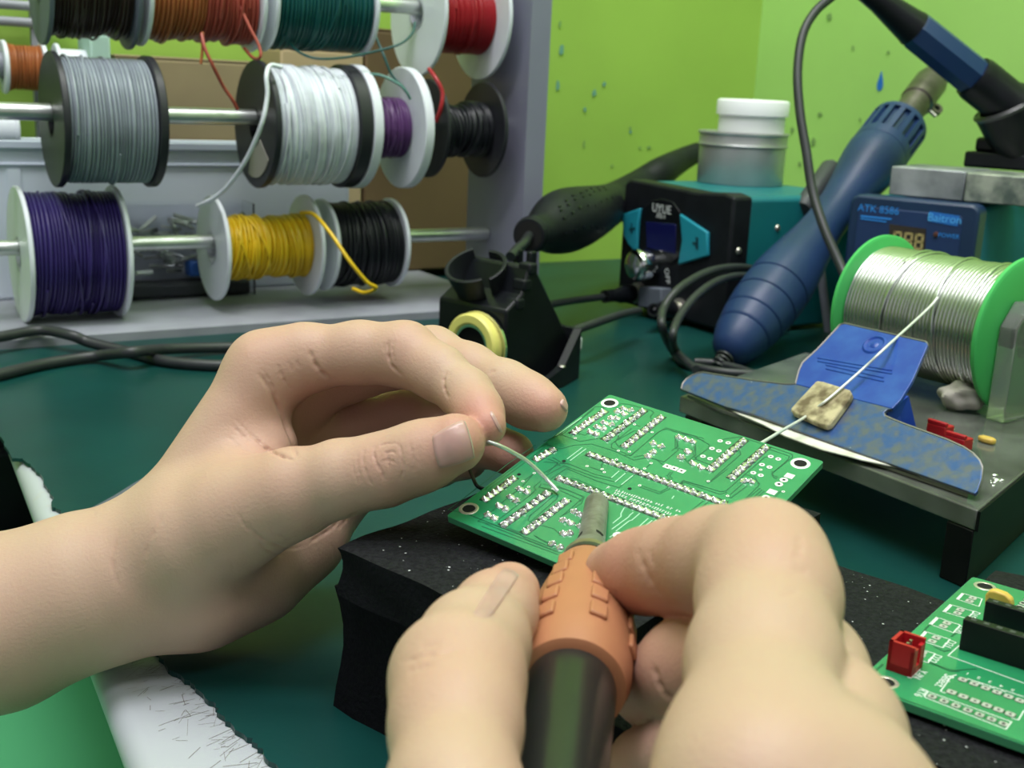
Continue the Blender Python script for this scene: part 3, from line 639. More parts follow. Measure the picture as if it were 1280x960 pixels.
# metal block on top
mo = onplane(1110, 246, R_(0,.012,0), bv); mo = V(mo[0], mo[1], bz+.0005)
mu = unit(bu*1.0+bv*.02); mvv = np.cross(Z, mu)
mh = 34*.745/FPX
mbk = thing('metal_block', 'scuffed grey metal block lying on the rework station', 'metal block', mo+mu*.06+mvv*.03)
e = onplane(1203, 250, mo, mvv); L1 = (e-mo)@mu
build('slab', G().box(mo, mu*L1, mvv*.055, Z*mh), m_lead, mbk, bevel=.0008)
build('end_piece', G().box(mo+mu*(L1+.0004), mu*.075, mvv*.055, Z*(mh-.0005)), m_leadb, mbk, bevel=.0008)
# second iron stand (black funnel) on the block
fb = W(1262, 205, .745); fb = V(fb[0], fb[1], mo[2]+mh)
st2 = thing('iron_holder', 'black funnel shaped iron holder standing on the metal block', 'iron stand', fb)
build('base', G().prism([fb+mu*a+mvv*b for a, b in ((-.024,-.018),(.03,-.018),(.03,.022),(-.024,.022))], Z*.010), m_blackm, st2, bevel=.0015)
build('pedestal', G().prism([fb+mu*a+mvv*b+Z*.010 for a, b in ((-.020,-.012),(.028,-.012),(.028,.016),(-.020,.016))], Z*.009), m_black, st2, bevel=.002)
ia, ib = W(1090, -6, .700), W(1262, 132, .725); iax = unit(ib-ia)
fc = W(1262, 150, .727); fax = unit(iax*.55-Z*.55)
build('funnel', G().lathe([(-.014,.0150),(-.014,.0185),(.004,.0165),(.024,.011),(.024,.0),(.006,.0),(-.008,.0135)], W(1264,158,.73), fax, 40), m_black, st2, smooth=40)
build('funnel_lip', G().lathe([(-.0145,.0175),(-.0130,.0192),(-.0110,.0184)], W(1264,158,.73), fax, 40, closed=True), mat('worn_black_lip', (.06,.06,.065), .35), st2)
build('support', G().cyl(fb+Z*.015, W(1268,176,.733), .010, .012), m_black, st2)
# iron resting in it
irn = thing('resting_iron', 'blue and black soldering iron resting in the holder at top right', 'soldering iron', ib)
Li = np.linalg.norm(ib-ia)
def ti(px):
    lo, hi = -.2, Li+.1
    for _ in range(50):
        mid = (lo+hi)/2
        if proj(ia+iax*mid)[0] < px: lo = mid
        else: hi = mid
    return lo
ph = .70/FPX
build('boot', G().lathe([(ti(1040),0),(ti(1040),12*ph),(ti(1100),15*ph),(ti(1135),21*ph),(ti(1143),23*ph),(ti(1143),0)], ia, iax, 28), m_black, irn)
build('sleeve', G().lathe([(ti(1143),0),(ti(1143),22.5*ph),(ti(1146),24*ph),(ti(1216),25*ph),(ti(1219),23*ph),(ti(1219),0)], ia, iax, 8), mat('deep_blue_handle', (.010,.035,.115), .35), irn, smooth=20)
build('grip', G().lathe([(ti(1216),0),(ti(1216),27*ph),(ti(1222),29*ph),(ti(1255),29*ph),(ti(1262),34*ph),(ti(1272),36*ph),(ti(1280),34*ph),(ti(1280),0)], ia, iax, 32), m_black, irn, smooth=40)
build('cord', G().tube(spline([ia+iax*ti(1042), W(1010,-40,.69), W(1050,-30,.69), W(1028,10,.69)], 10)[:14], .0045, 12), m_cable, irn, smooth=60)
cable('black cord hanging in front of the right wall and the heat gun', [W(1075,-30,.70), W(1040,-4,.69), W(1018,16,.685), W(1003,45,.68), W(997,90,.675), W(1000,140,.67), W(1008,190,.665), W(1016,240,.66), W(1032,290,.65), W(1054,340,.64), W(1072,390,.625), D(1085,475,.004), D(1100,484,.004)], .0027, m_cable, name='cord')
# heat gun
g0, g1 = W(912, 440, .690), W(1172, 92, .850); gx = unit(g1-g0); Lg = np.linalg.norm(g1-g0)
hgn = thing('heat_gun', 'blue heat gun standing nozzle up between the two stations', 'heat gun', g0)
def tg(py):
    lo, hi = -.1, Lg+.1
    for _ in range(50):
        mid = (lo+hi)/2
        if proj(g0+gx*mid)[1] > py: lo = mid
        else: hi = mid
    return lo
def gr(py, h): return h*proj(g0+gx*tg(py))[2]/FPX
pf = [(446,8),(444,18),(438,26),(428,32),(415,36.5),(400,40),(385,41.8),(368,42.3),(350,41),(335,38),(318,33.5),(300,29),(282,26),(266,25.5),(250,27),(234,30),(218,34.5),(205,37),(196,37.5),(189,35)]
body = [(tg(447),0)]
for y, h in pf: body.append((tg(y), gr(y, h)))
for y in (418,402,382,362):                               # moulded grooves round the handle
    r0 = np.interp(-y, [-q[0] for q in pf], [gr(*q) for q in pf]); t0 = tg(y)
    body += [(t0-.0010, r0), (t0-.0003, r0-.0008), (t0+.0003, r0-.0008), (t0+.0010, r0)]
body.sort(key=lambda q: q[0]); body.append((tg(188),0))
build('handle', G().lathe(body, g0, gx, 56), m_navy, hgn, smooth=35)
cr_ = gr(180, 36.5)
# collar with slots: a cage of bars between two rings
t0, t1 = tg(192), tg(158)
build('collar_core', G().lathe([(t0,0),(t0,cr_*.86),(t1,cr_*.86),(t1,0)], g0, gx, 40), m_navyd, hgn)
g = G(); u_, v_, _ = frame(gx)
for a, b in ((t0-.001, t0+.007), (t1-.004, t1)):
    g.lathe([(a,cr_*.84),(a,cr_),(b,cr_),(b,cr_*.84)], g0, gx, 44, closed=True)
for k in range(16):
    an = 2*math.pi*k/16; dd = math.cos(an)*u_+math.sin(an)*v_; s_ = np.cross(gx, dd); c = g0+gx*(t0+.006)+dd*cr_*.84-s_*.0017
    g.box(c, gx*(t1-t0-.009), s_*.0034, dd*cr_*.155)
build('slotted_collar', g, m_navy, hgn, smooth=30)
nr = gr(135, 18.5)
build('nozzle', G().lathe([(t1-.002,0),(t1-.002,nr),(tg(128),nr),(tg(127),nr*1.12),(tg(104),nr*1.12),(tg(97),nr*.95),(tg(92),nr*.55),(tg(91),0)], g0, gx, 36), m_nozzle, hgn, smooth=40)
build('nozzle_tip', G().cyl(g0+gx*tg(93), g0+gx*tg(74), gr(90,5), gr(90,5)), mat('bright_nozzle_tip', (.5,.48,.46), .35, metal=.8), hgn)
ce = g0+gx*tg(122); sd = unit(CR*.85-CU*.5); sd = unit(sd-gx*np.dot(sd, gx))
build('clamp_ear', G().lathe([(-.002,.0022),(-.002,.0046),(.002,.0046),(.002,.0022)], ce+sd*(nr*1.06+.003), np.cross(sd, gx), 20, closed=True), m_nozzle, hgn)
build('clamp_screw', G().cyl(ce+sd*(nr*1.0)-gx*.005, ce+sd*(nr*1.06+.006)-gx*.006, .0014), m_screw, hgn)
build('cord_relief', G().tube([g0+gx*(tg(444)-.001), W(905,448,.688), D(896,453,.004)], [.0052,.0040,.003], 14), m_cable, hgn, smooth=60)
for q in range(4): build('relief_rib', G().lathe([(0,.003),(0,.0060-.0006*q),(.001,.0060-.0006*q),(.001,.003)], g0+gx*(tg(445)-.003-.0022*q)+ (W(905,448,.688)-(g0+gx*tg(444)))*(.15*q), gx, 18, closed=True), m_cable, hgn)
# grey rest bar behind the gun
ra, rb_ = W(1003, 262, .785), W(1040, 208, .815)
rbn = thing('rest_bar', 'dark grey rubber rest bar between heat gun and teal case', 'rest bar', ra)
build('bar', G().tube([ra, ra+(rb_-ra)*.06, ra+(rb_-ra)*.94, rb_], [.0055,.0072,.0072,.0055], 20), mat('dark_grey_rubber', (.05,.055,.06), .5), rbn, smooth=40)
build('bracket', G().cyl(ra+(rb_-ra)*.3, V(*(ra+bv*.0)[:2], .0)+bu*.02+bv*.02, .003), m_steel, rbn)
# ------------------------------------------------------------------ smoky acrylic stand with the reel of solder
zp = .028; pt = .0072
PL, PR, PQ = D(850,495,zp), D(1222,638,zp), D(1280,590,zp)
fs = unit(PR-PL); rs = unit(PQ-PR); ZT = Z*pt
asd = thing('acrylic_stand', 'smoky acrylic stand carrying the solder reel and blue clip', 'stand', (PL+PR)/2*V(1,1,0))
Pb = PR+rs*.175; Pa = PL+rs*.13
build('top_plate', G().prism([PL-ZT, PR-ZT, Pb-ZT, Pa-ZT], ZT), m_acr, asd, bevel=.0006)
inn = fs*.011
m_side = mat('black_acrylic_side', (.007,.0075,.008), .38, var=.2, vscale=60, spec=.12)
for nm, a, b in (('leg', PR-inn, Pb-inn), ('leg', PL+inn*.4, Pa+inn*.4)):
    a0 = V(a[0],a[1],.0); b0 = V(b[0],b[1],.0)
    build(nm, G().prism([a0, a0+inn*.98, b0+inn*.98, b0], Z*(zp-pt-.0002)), m_side, asd, bevel=.0005)
build('edge_strip', G().prism([PR+fs*.0003-ZT, PR+fs*.0013-ZT, Pb+fs*.0013-ZT, Pb+fs*.0003-ZT], ZT*.97), m_side, asd)
AX = V(math.cos(math.radians(54)), -math.sin(math.radians(54)), 0); AN = V(-AX[1], AX[0], 0)
RC = W(1181, 400, .525); RC[2] = zp+.0345; HL = .0365; RF = .0335
reel = thing('solder_reel', 'green flanged reel of solder wire in the acrylic stand', 'solder reel', RC-Z*RF)
for s in (-1, 1):
    f0_ = RC+AX*(s*HL)-AX*(.0015)
    build('flange', G().lathe([(0,.012),(0,RF-.0012),(.0008,RF),(.0024,RF),(.0032,RF-.0012),(.0032,.012)], f0_, AX, 72, closed=True), m_grn, reel, smooth=40)
build('hub', G().lathe([(-HL+.002,.010),(HL-.002,.010),(HL-.002,.0135),(-HL+.002,.0135)], RC, AX, 40, closed=True), m_grn, reel)
def solder_wind(c0, L, R, turns):
    return wind(c0, AX, L, R, turns, .00012, .0007, 64, groove=2.3, strands=5)
build('winding', solder_wind(RC-AX*(HL-.002), 2*HL-.0042, .0285, 38), m_soldw, reel, smooth=60)
upa = [( -.020,0),(.020,0),(.020,.040),(.012,.050),(-.012,.050),(-.020,.040)]
for s in (1, -1):
    o_ = RC+AX*(s*(HL+.0065)-(.004)); o_ = V(o_[0], o_[1], zp+.0002)
    build('upright', G().prism([o_+AN*a+Z*b for a, b in upa], AX*.008), m_acrc, asd, bevel=.0006)
build('axle', G().cyl(RC-AX*(HL+.008), RC+AX*(HL+.008), .0052, seg=24), mat('dark_axle', (.03,.03,.03), .3, metal=.5), asd)
# big blue clip
cA, cB_, cC = D(857,488,zp+.0042), D(1225,612,zp+.0042), W(1107,418,.462)
cn = unit(np.cross(cB_-cA, cC-cA)); cn = cn if cn[2] > 0 else -cn
def cp(x, y, h=0.): return onplane(x, y, cA+cn*h, cn)
def cz(pts): return [(840+x*.34375, 380+y*.34375) for x, y in pts]
clip = thing('bulldog_clip', 'large worn blue bulldog clip lying on the acrylic stand', 'clip', (cA+cB_)/2)
neck = cz([(450,292),(462,245),(475,215),(530,165),(600,90),(612,76),(628,72),(925,140),(930,150),(880,265),(872,282),(830,350),(800,380)])
jaw = cz([(35,310),(40,290),(55,272),(75,260),(95,252),(110,250),(300,280),(410,293),(432,294),(450,292),(800,380),(782,383),(770,395),(774,408),(800,420),(850,440),(1000,495),(1060,522),(1095,545),(1118,570),(1128,595),(1124,640),(1110,680),(1100,690),(880,612),(600,512),(300,402),(190,372)])
th = -cn*.0016
build('jaw', G().prism([cp(*q) for q in jaw], th), m_blue, clip, smooth=0, bevel=.0003)
build('neck', G().prism([cp(*q) for q in neck], th), m_blueb, clip, smooth=0, bevel=.0003)
eg = G()
for loop in (jaw+[jaw[0]],):
    P = [cp(x, y, -.0008) for x, y in loop]; eg.tube(P, .0006, 6)
P = [cp(x, y, -.0008) for x, y in neck]; eg.tube(P, .0006, 6)
build('bare_edge', eg, m_edge, clip, smooth=60)
build('embossed_ring', G().lathe([(0,.0034),(.0006,.0042),(0,.0050)], cp(1093,431,.0), cn, 32).lathe([(0,.0018),(.0004,.0010),(.0005,0)], cp(1093,431,0), cn, 24), m_blueb, clip, smooth=60)
for yy in (196,208,222,236): 
    x0_, x1_ = (530, 800) if yy < 210 else (560, 770)
    eb = cz([(x0_, yy),(x1_, yy+46)]); build('stamped_line', G().tube([cp(*eb[0], .0), cp(*eb[1], .0)], .00035, 6), m_blueb, clip)
# folded cheeks and lower leaf
ck = [cp(1132,494,-.0016), cp(1106,514,-.0016)]
q0, q1 = ck; low = Z*-.0001
build('cheek', G().prism([q0, q1, V(q1[0],q1[1],zp+.0015)+AN*.002, V(q0[0],q0[1],zp+.0015)+AN*.004+AX*.006], AX*.0014), m_blueb, clip)
build('pivot', G().cyl(W(1116,520,.447)-AX*.004, W(1116,520,.447)+AX*.006, .0021), m_screw, clip)
low = [V(p[0], p[1], zp+.0004) for p in [cp(x, y) for x, y in cz([(60,290),(430,300),(830,372),(1090,560),(1080,668),(600,505),(190,372)])]]
build('lower_leaf', G().prism(low, Z*.0012), m_edge, clip)
# dirty paper strip at the lip
pp = cz([(195,376),(300,392),(600,500),(880,605),(905,622),(800,592),(690,570),(640,556),(540,531),(470,505),(410,482),(330,440),(240,402)])
# clipped paper lies on the plate, its edge sticking out past the jaw
build_p = tag(build('paper_strip', G().prism([D(x, y, zp+.0020) for x, y in pp], Z*.0004), m_paper, smooth=0), 'torn white paper strip sticking out beneath the blue clip', 'paper')
# scorched pad on the clip with the solder strand laid over it
pd = cz([(535,297),(560,300),(655,330),(662,342),(655,360),(585,455),(568,462),(545,455),(447,412),(440,400),(452,385)])
tag(build('felt_pad', G().prism([cp(x, y, .0002) for x, y in pd], cn*.0030), m_pad, bevel=.0006), 'scorched cream felt pad stuck on the blue clip under the solder strand', 'pad')
sp_ = [W(1172,372,.493), W(1160,386,.487), cp(1110,432,.0042), cp(1080,460,.0042), cp(1046,490,.0042), cp(1030,503,.0042), cp(1005,522,.0045), W(978,538,.375), W(955,552,.336), W(938,562,.3205), W(915,578,.3115)]
sp_[0] = sp_[0]
build('loose_strand', G().tube(spline(sp_, 10), .00055, 8), mat('pale_solder_strand', (.80,.82,.79), .42, metal=.35), reel, smooth=60)
# two small red connectors, a yellow part, crumbs and tissue on the plate
def red_conn(p, label):
    t = thing('pin_connector', label, 'connector', p, 'red connectors on the stand'); s = .0085
    a = AX*s; b = AN*.0062
    build('housing', G().box(p-a/2-b/2+Z*.0002, a, b, Z*.0048), m_red, t, bevel=.0004)
    build('lip', G().box(p-a/2-b/2+Z*.005, a, b*.3, Z*.0016), m_red, t, bevel=.0003)
    for k in (-1, 1): build('pin', G().cyl(p+AX*.002*k+b*.5+Z*.0025, p+AX*.002*k+b*.5+AN*.0035+Z*.0025, .0003, seg=8), m_screw, t)
red_conn(D(1174,545,zp), 'left of the two red connectors behind the blue clip')
red_conn(D(1197,561,zp), 'right of the two red connectors behind the blue clip')
c = D(1234,554,zp)
tag(build('ceramic_part', G().prism([c+AX*a+AN*b+Z*.0003 for a, b in ((-.004,-.001),(-.003,.0018),(.001,.0022),(.0035,.0006),(.003,-.0018),(-.001,-.0024))], Z*.0022), m_ycap, bevel=.0007), 'small yellow component lying at the foot of the acrylic upright', 'component')
sc = G()
for i in range(9):
    p = D(random.gauss(1246,6), random.gauss(602,4), zp); a = random.uniform(.0003,.0012)
    sc.ball(p+Z*a*.35, a, [[a,0,0],[0,a*.7,0],[0,0,a*.4]], 8)
tag(build('solder_crumbs', sc, m_solder), 'bright solder crumbs at the front corner of the acrylic stand', 'solder', kind='stuff')
c = D(1203,513,zp); tg_ = G(); tg_.ball(c+Z*.0065, .01, [[.010,0,0],[0,.008,0],[0,0,.0065]], 40)
tg_.v = [c+Z*.0065+(p-c-Z*.0065)*(1+.10*math.sin(p[0]*620+p[2]*500)+.09*math.sin(p[1]*900+p[2]*700)) for p in tg_.v]
tag(build('tissue', tg_, mat('crumpled_tissue', (.50,.46,.42), .9, var=.15, vscale=120)), 'crumpled pale tissue under the solder reel', 'tissue')
# ------------------------------------------------------------------ black foam blocks
zl, zs = .034, .047
F0 = D(418,882,0); fl = unit(V(.603,.798,0)); ff = unit(V(.735,-.68,0))
def foam(name, label, o, a, b, z0, z1, w=.0012):
    """soft foam block: sides pulled in a little, edges uneven"""
    bm = bmesh.new(); nx, ny, nz = 30, 24, 6; g = G(); idx = {}
    def P(i, j, k):
        u, v, t = i/nx, j/ny, k/nz
        pinch = w*math.sin(math.pi*t)*1.0
        p = o+a*u+b*v+Z*(z0+(z1-z0)*t)
        p = p+unit(a)*(pinch*(1-2*u if u in (0,1) else 0))+unit(b)*(pinch*(1-2*v if v in (0,1) else 0))
        s = .0004*math.sin(p[0]*210+k)+.0003*math.sin(p[1]*330+p[2]*90)
        if u in (0,1): p = p+unit(a)*s
        if v in (0,1): p = p+unit(b)*s
        if k == nz: p = p-Z*(.0004*(max(0, 1-8*min(u,1-u))**2+max(0, 1-8*min(v,1-v))**2))+Z*.00025*math.sin(p[0]*160)*math.sin(p[1]*130)
        return p
    def vid(i, j, k):
        if (i,j,k) not in idx: idx[(i,j,k)] = len(g.v); g.v.append(P(i,j,k))
        return idx[(i,j,k)]
    for k in (0, nz):
        for i in range(nx):
            for j in range(ny): g.f.append((vid(i,j,k), vid(i+1,j,k), vid(i+1,j+1,k), vid(i,j+1,k)))
    for k in range(nz):
        for i in range(nx):
            for j in (0, ny): g.f.append((vid(i,j,k), vid(i+1,j,k), vid(i+1,j,k+1), vid(i,j,k+1)))
        for j in range(ny):
            for i in (0, nx): g.f.append((vid(i,j,k), vid(i,j+1,k), vid(i,j+1,k+1), vid(i,j,k+1)))
    o_ = build(name, g, m_foam, smooth=45); o_.data.materials.append(m_foamside)
    for p_ in o_.data.polygons:
        if abs(p_.normal.z) < .6: p_.material_index = 1  # upright faces take a darker tone without specks
    return tag(o_, label, 'foam block')
foam('foam_block', 'large black foam block resting on the green mat beneath the other foam', F0, ff*.235, fl*.110, 0.0, zl, .0010)
foam('foam_slab', 'black foam slab beneath the green board being soldered', D(422,681,zs)*V(1,1,0), ff*.0775, fl*.1147, zl+.0003, zs, .0003)
z2 = .0455
p2a = D(1068,855,.0482); p2b = D(1216,721,.0482); p2c = D(1280,941,.0482)
e2l = unit(p2b-p2a); e2f = unit(p2c-p2a); e2f = unit(e2f-e2l*np.dot(e2f, e2l)); L2 = np.linalg.norm(p2b-p2a)
def K(u, v, h=0.): return p2a+e2f*u+e2l*v+Z*h             # board 2: u along its near edge, v away from the viewer, top face h=0
fq_ = D(1247,709,z2)-p2a; fu, fv = fq_@e2f, fq_@e2l
foam('foam_slab', 'black foam slab beneath the green board with the red connector', K(fu,-.012)*V(1,1,0), e2f*.085, e2l*(fv+.012), zl+.0003, z2, .0003)
# ------------------------------------------------------------------ green board being soldered
zNL = .0536; kk = proj(D(558,645,zNL))[2]/.96436
qNL, qFL, qFR, qNR = [CC+ray(*xy)*kk*s for xy, s in (((558,645),.96436),((762,493),1.12588),((1030,577),1.),((847,768),.83848))]
pn = unit(np.cross(qNR-qNL, qFL-qNL))
def pb(x, y, h=0.): return onplane(x, y, qNL+pn*h, pn)
e1 = unit(qFL-qNL); e2 = unit(qNR-qNL)
PT = .0016
board = thing('circuit_board', 'green circuit board with shiny solder joints, solder side up on black foam', 'circuit board', (qNL+qFR)/2*V(1,1,0)+Z*.047)
def rect_r(o, a, b, r, n=4):
    ua, ub = unit(a), unit(b); la, lb = np.linalg.norm(a), np.linalg.norm(b); out = []
    for cu, cv, a0 in ((la-r,lb-r,0),(r,lb-r,90),(r,r,180),(la-r,r,270)):
        for k in range(n+1): t = math.radians(a0+90*k/n); out.append(o+ua*(cu+r*math.cos(t))+ub*(cv+r*math.sin(t)))
    return out
build('laminate', G().prism(rect_r(qNL, qNR-qNL, qFL-qNL, .0008), -pn*PT), m_pcbe, board, smooth=0)
build('solder_mask', G().prism(rect_r(qNL+e1*.0001+e2*.0001, qNR-qNL-e2*.0002, qFL-qNL-e1*.0002, .0008), pn*.00005), m_pcb, board, smooth=0)
def mount_hole(parent, c, nrm, r, ro, mr):
    h = build('mounting_hole', G().lathe([(.00008,r),(.00016,r+.0001),(.00016,ro),(.00006,ro+.0001)], c, nrm, 36), mr, parent, smooth=60)
    build('bore', G().lathe([(.00010,0),(.00010,r)], c, nrm, 32), m_hole, h, smooth=0)
for (x, y), mr in (((762,504),m_padw),((1000.5,579.5),m_padw),((586,636),m_ring)): mount_hole(board, pb(x, y), pn, .0016, .0024, mr)
mount_hole(board, qNR+(qNL-qNR)*.05+(qFR-qNR)*.06, pn, .0016, .0024, m_padw)
def zA(l): return [(680+x*.15625, 490+y*.15625) for x, y in l]
def zB(l): return [(560+x*.15625, 550+y*.15625) for x, y in l]
def zC(l): return [(840+x*.15625, 520+y*.15625) for x, y in l]
def zD(l): return [(740+x*.125, 580+y*.125) for x, y in l]
def strip(g, pts, w, h, P=pb, nrm=None):
    nrm = pn if nrm is None else nrm
    Q_ = [P(x, y, h) for x, y in pts]
    for i, (a, b) in enumerate(zip(Q_[:-1], Q_[1:])):
        d = unit(b-a); s = np.cross(nrm, d)*w/2; a = a-d*w*.35; b = b+d*w*.35
        o = nrm*.000004*(i % 2); g.add([a-s+o, b-s+o, b+s+o, a+s+o], [(0,1,2,3)])
dark = [zA(l) for l in (
 [(0,412),(130,455),(240,425),(380,415),(560,470),(720,545),(840,520)],[(840,520),(960,560),(1075,462),(1050,440),(1050,360)],
 [(80,365),(300,210),(410,115),(470,120),(490,140)],[(470,120),(570,120),(620,92),(680,98),(860,148),(880,165),(850,195),(860,215)],
 [(130,352),(400,135)],[(150,345),(285,395),(440,370),(480,360)],[(235,325),(330,345),(400,290)],
 [(0,395),(150,330)],[(690,510),(930,310),(980,295),(1060,320),(1280,390)],[(640,505),(700,505),(910,322),(975,285),(1280,372)],
 [(590,345),(600,370),(540,415),(540,445),(600,470),(685,505)],[(600,345),(570,400),(600,440),(680,470)],[(560,400),(720,310),(860,320)],
 [(700,290),(560,400)],[(0,560),(100,565),(130,590)],[(0,645),(130,570),(200,575),(400,655),(540,690),(600,630)],[(0,675),(160,590),(410,680),(575,720),(660,640)],
 [(20,720),(180,610),(420,710),(600,765),(725,660)],[(110,752),(320,840),(300,890),(250,920)],[(90,770),(290,860),(240,910)],[(210,690),(240,690),(420,765),(480,790)],
 [(770,745),(930,800),(990,765),(990,730)],[(765,758),(925,815),(1005,775),(1010,735)],[(1090,735),(1120,712),(1280,758)],[(1075,750),(1110,724)],
 [(1010,640),(985,670),(1005,690),(980,715)],[(1030,640),(1005,670),(1025,690),(1000,720)],[(860,570),(805,612)],[(345,590),(480,640)],[(465,615),(460,580),(500,540)],
 [(860,530),(900,540),(950,580),(985,590)],[(1080,345),(1060,450)],[(1200,430),(1215,500),(1150,555)],[(720,260),(770,275)],[(720,520),(820,500)],[(1180,455),(1215,540),(1160,545)])]
dark += [zB(l) for l in (
 [(240,650),(310,605),(490,450),(575,390),(690,265)],[(240,650),(370,680),(580,755),(620,740)],[(390,655),(420,680),(590,745)],[(400,640),(640,455),(700,400),(690,370),(740,330)],
 [(300,400),(310,380),(540,210),(700,80),(800,25)],[(320,405),(345,380),(600,190),(760,70)],[(640,640),(660,655),(870,470),(880,440),(830,400),(730,375),(745,350)],
 [(660,600),(640,640)],[(650,610),(840,450)],[(740,680),(850,710),(900,760)],[(700,770),(820,830)],[(690,760),(730,790),(830,845)],[(420,690),(560,745),(640,800),(900,900)],[(270,690),(880,915)],[(300,670),(860,890)],
 [(0,560),(160,440),(480,190),(700,40)],[(800,150),(880,180),(800,260)],[(840,140),(900,175),(960,190)],[(600,330),(690,265)],[(1000,560),(900,610),(900,640)],[(1060,480),(920,600)],[(760,350),(960,400),(1080,450),(1060,490)],[(1060,700),(1050,660),(1070,620)],[(20,560),(150,590),(860,870)])]
dark += [zC(l) for l in (
 [(0,120),(180,160),(300,230),(290,260),(190,330),(200,350),(310,390)],[(20,165),(50,240),(0,275)],[(50,255),(150,290),(190,270),(185,200)],[(100,340),(130,375),(200,385)],[(385,190),(540,165),(610,185)],[(610,185),(960,305),(965,330),(810,450),(800,470),(850,490)],[(760,260),(940,320),(930,345),(800,460)],
 [(270,520),(290,535),(550,305),(540,275)],[(310,525),(440,425)],[(60,540),(90,515),(390,605),(430,600),(740,330),(790,320)],[(75,550),(100,530),(380,625),(440,610)],[(440,650),(590,520)],[(430,625),(470,655),(600,560)],[(590,470),(620,475),(700,540),(690,560),(560,690)],[(600,700),(720,590)],[(625,700),(740,600)],[(660,480),(690,540)],[(570,690),(705,575)],[(250,680),(110,790)],[(285,690),(150,800)],[(870,600),(780,690)],[(800,440),(810,490),(840,500)])]
tg_ = G()
for l in dark: strip(tg_, l, .00024, .00009)
build('dark_trace_gaps', tg_, m_pcbd, board, smooth=0, merge=False)
lite = [zA([(185,535),(305,445)]), zA([(210,548),(335,455)]), zA([(95,350),(300,205)]), zA([(570,718),(650,650)]), zA([(620,740),(710,668)]), zA([(540,685),(600,632)])]
lite += [zD(l) for l in ([(210,590),(290,525),(290,495),(320,440)],[(200,650),(365,530),(380,510),(410,485)],[(240,670),(370,570),(400,560),(475,495)],[(465,630),(560,545)],[(500,640),(600,565)],[(540,640),(640,560)],[(180,730),(240,690)])]
lite += [zC([(15,640),(0,660)])]
lg_ = G()
for i, l in enumerate(lite): strip(lg_, l, .00030, .00011)
build('bare_traces', lg_, m_pcbl, board, smooth=0, merge=False)
# solder joints
joints = []
def row(a, b, n, dk=True):
    joints.extend([(a[0]+(b[0]-a[0])*i/(n-1), a[1]+(b[1]-a[1])*i/(n-1)) for i in range(n)])
    rows.append((a, b))
rows = []
for l, n in ((zA([(235,325),(475,160)]),8),(zA([(495,375),(790,155)]),8),(zA([(650,430),(935,205)]),8),([(737.8,568),(903,628.5)],19),([(699.5,598),(864,660)],19),
             (zB([(300,475),(520,310)]),7),(zB([(710,155),(835,80)]),4),(zB([(450,675),(790,430)]),8),(zB([(620,735),(940,490)]),8),
             (zC([(310,425),(570,200)]),8),(zC([(480,490),(745,255)]),8)): row(l[0], l[1], n)
joints += zA([(635,130),(585,155),(640,175),(690,145),(580,210),(540,210),(480,245),(535,260),(425,280),(475,295),(370,320),(415,340),(875,410),(935,435),(875,480),(835,515),(1095,525),(1150,475)])
joints += zB([(575,390),(630,415),(500,455),(545,485),(410,525),(460,550),(320,595),(370,625),(1010,570),(1060,600),(920,640),(980,665),(925,750),(975,745),(830,830),(900,860),(1060,690)])
joints += zC([(60,170),(120,190),(165,205),(75,330),(125,285),(170,380),(235,410),(575,520),(635,525)])
rg = G()
for a, b in rows:
    A, B_ = pb(*a, .00007), pb(*b, .00007); dd = unit(B_-A); s = np.cross(pn, dd)*.00125
    rg.prism([A-dd*.001-s, B_+dd*.001-s, B_+dd*.001+s, A-dd*.001+s], pn*.00004)
build('dark_row_band', rg, m_dkgreen, board, smooth=0, merge=False)  # dark band beneath each row of solder joints
bx_, by_, bz_ = e2, np.cross(pn, e2), pn
def joint_mesh(k):
    g = G(); lean = V(rng.normal(0,.0002), rng.normal(0,.0002)); rows_ = [(0,.00112),(.00012,.00110),(.0003,.00094),(.0005,.00068),(.00068,.00042),(.0009,.00030),(.00098,.00018),(.0010,0)]
    vs = []; sg_ = 12
    sq = [1+.16*math.sin(3*i+k*2.1)+.1*math.sin(5*i+k) for i in range(sg_)]
    for t, r in rows_:
        for i in range(sg_):
            a = 2*math.pi*i/sg_; rr_ = r*(sq[i] if t < .0004 else 1); f_ = t/.0010
            vs.append(bx_*(math.cos(a)*rr_+lean[0]*f_)+by_*(math.sin(a)*rr_*.92+lean[1]*f_)+bz_*t)
    g.add(vs, [(i*sg_+j, i*sg_+(j+1) % sg_, (i+1)*sg_+(j+1) % sg_, (i+1)*sg_+j) for i in range(len(rows_)-1) for j in range(sg_)])
    me = bpy.data.meshes.new('solder_joint'); me.from_pydata([tuple(p) for p in g.v], [], g.f); me.materials.append(m_solder)
    me.polygons.foreach_set('use_smooth', [True]*len(me.polygons)); return me, g
jm = [joint_mesh(k) for k in range(5)]
joints.sort(key=lambda q: proj(pb(*q))[2])
rest = G()
for i, q in enumerate(joints):
    p = pb(q[0]+random.uniform(-.25,.25), q[1]+random.uniform(-.25,.25), .00008)
    if i < 100:
        o = bpy.data.objects.new('solder_joint', jm[i % 5][0]); COL.objects.link(o); o.parent = board; o.location = tuple(p-wpos(board))
    else:
        g = jm[i % 5][1]; rest.add([v+p for v in g.v], g.f)
tag(build('far_solder_joints', rest, m_solder, board, smooth=60, merge=False), kind='stuff')
